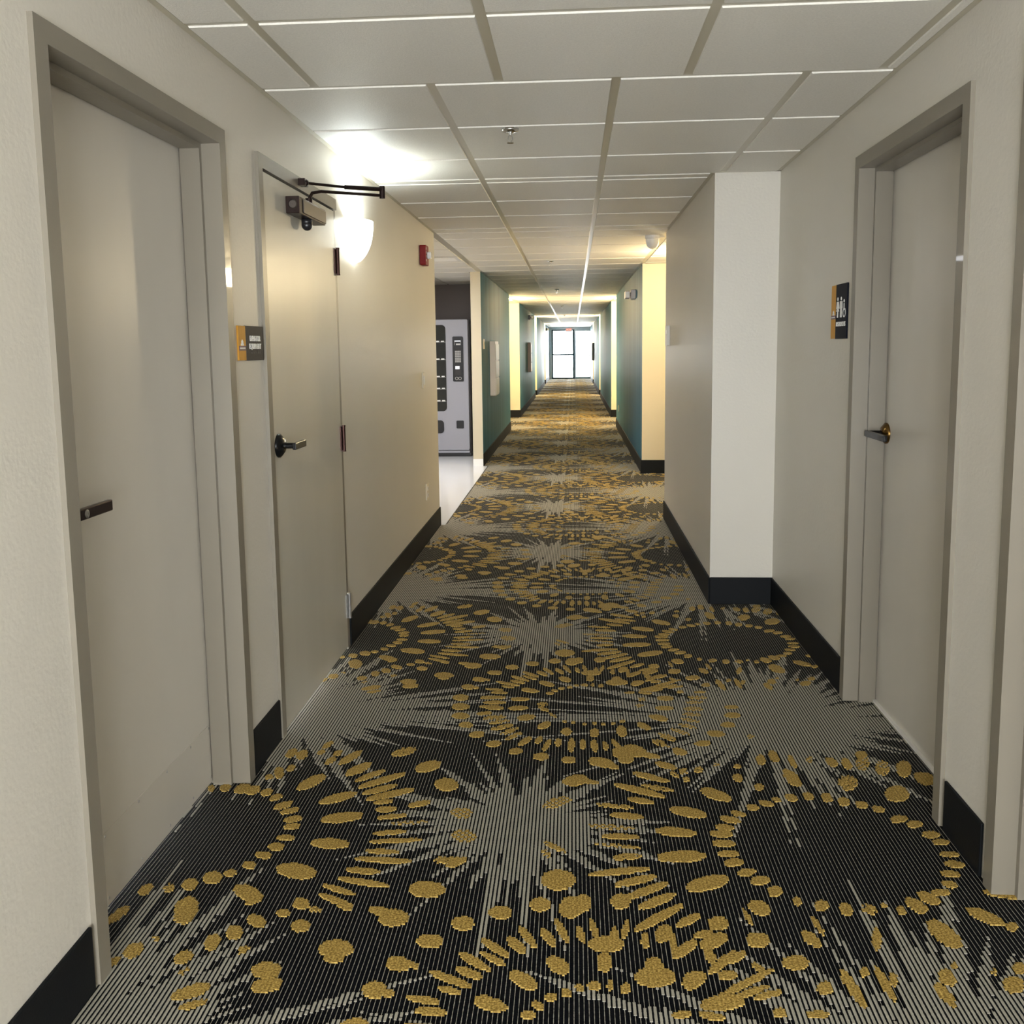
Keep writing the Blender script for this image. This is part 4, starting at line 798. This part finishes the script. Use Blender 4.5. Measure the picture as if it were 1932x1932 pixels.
# ceiling vent in the alcove
cv = empty('ceiling_vent', (-1.34, 9.14, ZC), 'white air vent in the alcove ceiling', 'vent')
b = MB().m('white')
for d in ((-1.56, -1.52, 8.96, 9.32), (-1.16, -1.12, 8.96, 9.32), (-1.52, -1.16, 8.96, 9.0), (-1.52, -1.16, 9.28, 9.32)): b.box(d[0], d[1], d[2], d[3], ZC-.016, ZC-.006)
b.build('frame', cv)
b = MB().m('black'); b.box(-1.52, -1.16, 9.0, 9.28, ZC-.009, ZC-.0065); b.build('backing', cv)
for i in range(6):
    b = MB().m('white'); y = 9.02+i*.046; k = len(b.v)
    b.v += [(-1.52, y, ZC-.009), (-1.16, y, ZC-.009), (-1.16, y+.022, ZC-.018), (-1.52, y+.022, ZC-.018), (-1.52, y, ZC-.011), (-1.16, y, ZC-.011), (-1.16, y+.022, ZC-.020), (-1.52, y+.022, ZC-.020)]
    b.f += [(0, 1, 2, 3), (4, 7, 6, 5), (0, 4, 5, 1), (2, 6, 7, 3)]; b.mi += [0]*4
    b.build('slat', cv)

# exit sign
es = empty('exit_sign', (-.195, 40.55, ZC), 'lit red exit sign hung over the glazed end', 'sign')
b = MB().m('whiteframe'); b.rbox('y', 40.55, 40.59, -.34, -.05, 2.08, 2.26, .01); b.build('case', es, bevel=.003)
b = MB().m('whiteframe'); b.box(-.24, -.15, 40.55, 40.59, 2.26, ZC-.007); b.build('bracket', es)
text('lettering', 'EXIT', .13, es, 'exit', (-.195, 40.547, 2.17), (1, 0, 0), (0, 0, 1), width=.23)

# ------------------------------------------------------------ vending machine
VX1 = -1.362; VX0 = -2.30; VY = 11.80
vm = empty('vending_machine', ((VX0+VX1)/2, VY, 0), 'grey snack vending machine with black glass front in the alcove', 'vending machine')
b = MB().m('grey_side'); b.box(VX0, VX1+.022, VY+.05, VY+.88, .03, 1.785); b.build('cabinet', vm, bevel=.006)
b = MB().m('black'); b.box(VX0+.01, VX1+.02, VY-.005, VY+.85, .004, .05); b.build('plinth', vm, bevel=.004)
b = MB().m('grey_body'); b.rbox('y', VY, VY+.055, VX0, VX1, .085, 1.785, .02); fd = b.build('door_front', vm, bevel=.006)
b = MB().m('grey_body'); b.rbox('y', VY-.004, VY+.05, VX0, VX1, .052, .078, .008); b.build('kick_strip', vm, bevel=.002)
GX0, GX1 = -2.24, -1.652
b = MB().m('darkglass'); b.rbox('y', VY-.004, VY, GX0, GX1, .60, 1.715, .05, 8); win = b.build('display_glass', vm)
for zz in (1.505, 1.278, 1.052, .897, .737):
    for i in range(9):
        x0 = GX0+.02+i*.0628
        b = MB().m('white'); b.box(x0+.004, x0+.045, VY-.008, VY-.004, zz-.008, zz+.008); b.m('steel').box(x0-.002, x0+.06, VY-.006, VY-.004, zz-.012, zz-.008); o = b.build('price_tag', win)
b = MB().m('black'); b.rbox('y', VY-.012, VY, -1.563, -1.425, .985, 1.565, .015); pan = b.build('control_panel', vm, bevel=.002)
b = MB().m('display'); b.box(-1.535, -1.455, VY-.014, VY-.012, 1.50, 1.512); b.build('display', pan)
b = MB().m('steel'); b.box(-1.535, -1.532, VY-.014, VY-.012, 1.455, 1.515); b.box(-1.458, -1.455, VY-.014, VY-.012, 1.455, 1.515); b.box(-1.515, -1.455, VY-.014, VY-.012, 1.455, 1.475); b.build('card_slot', pan)
for r in range(9):
    for c in range(4):
        b = MB().m('dgrey' if r < 2 else 'steel'); x0 = -1.531+c*.0195; z0 = 1.425-r*.022
        b.box(x0, x0+.016, VY-.0145, VY-.012, z0-.016, z0); b.build('key', pan)
b = MB().m('display'); b.box(-1.530, -1.475, VY-.015, VY-.012, 1.145, 1.185); b.build('bill_slot', pan)
b = MB().m('dgrey'); b.box(-1.535, -1.455, VY-.014, VY-.012, 1.07, 1.135); b.build('coin_plate', pan)
for cx in (-1.515, -1.472):
    b = MB().m('steel'); b.lathe([(.021, -.003), (.021, 0), (.015, 0), (.015, -.003), (.021, -.003)], (cx, VY-.012, 1.025), 'y', 18); b.build('ring', pan)
b = MB().m('black'); b.rbox('y', VY-.006, VY, -2.18, -1.695, .31, .48, .045, 8); b.build('delivery_flap', vm)
b = MB().m('black'); b.rbox('y', VY-.006, VY, -1.531, -1.434, .372, .475, .012); b.build('coin_return', vm)

for o in bpy.data.objects:
    for k in ('_o', '_w'):
        if k in o: del o[k]
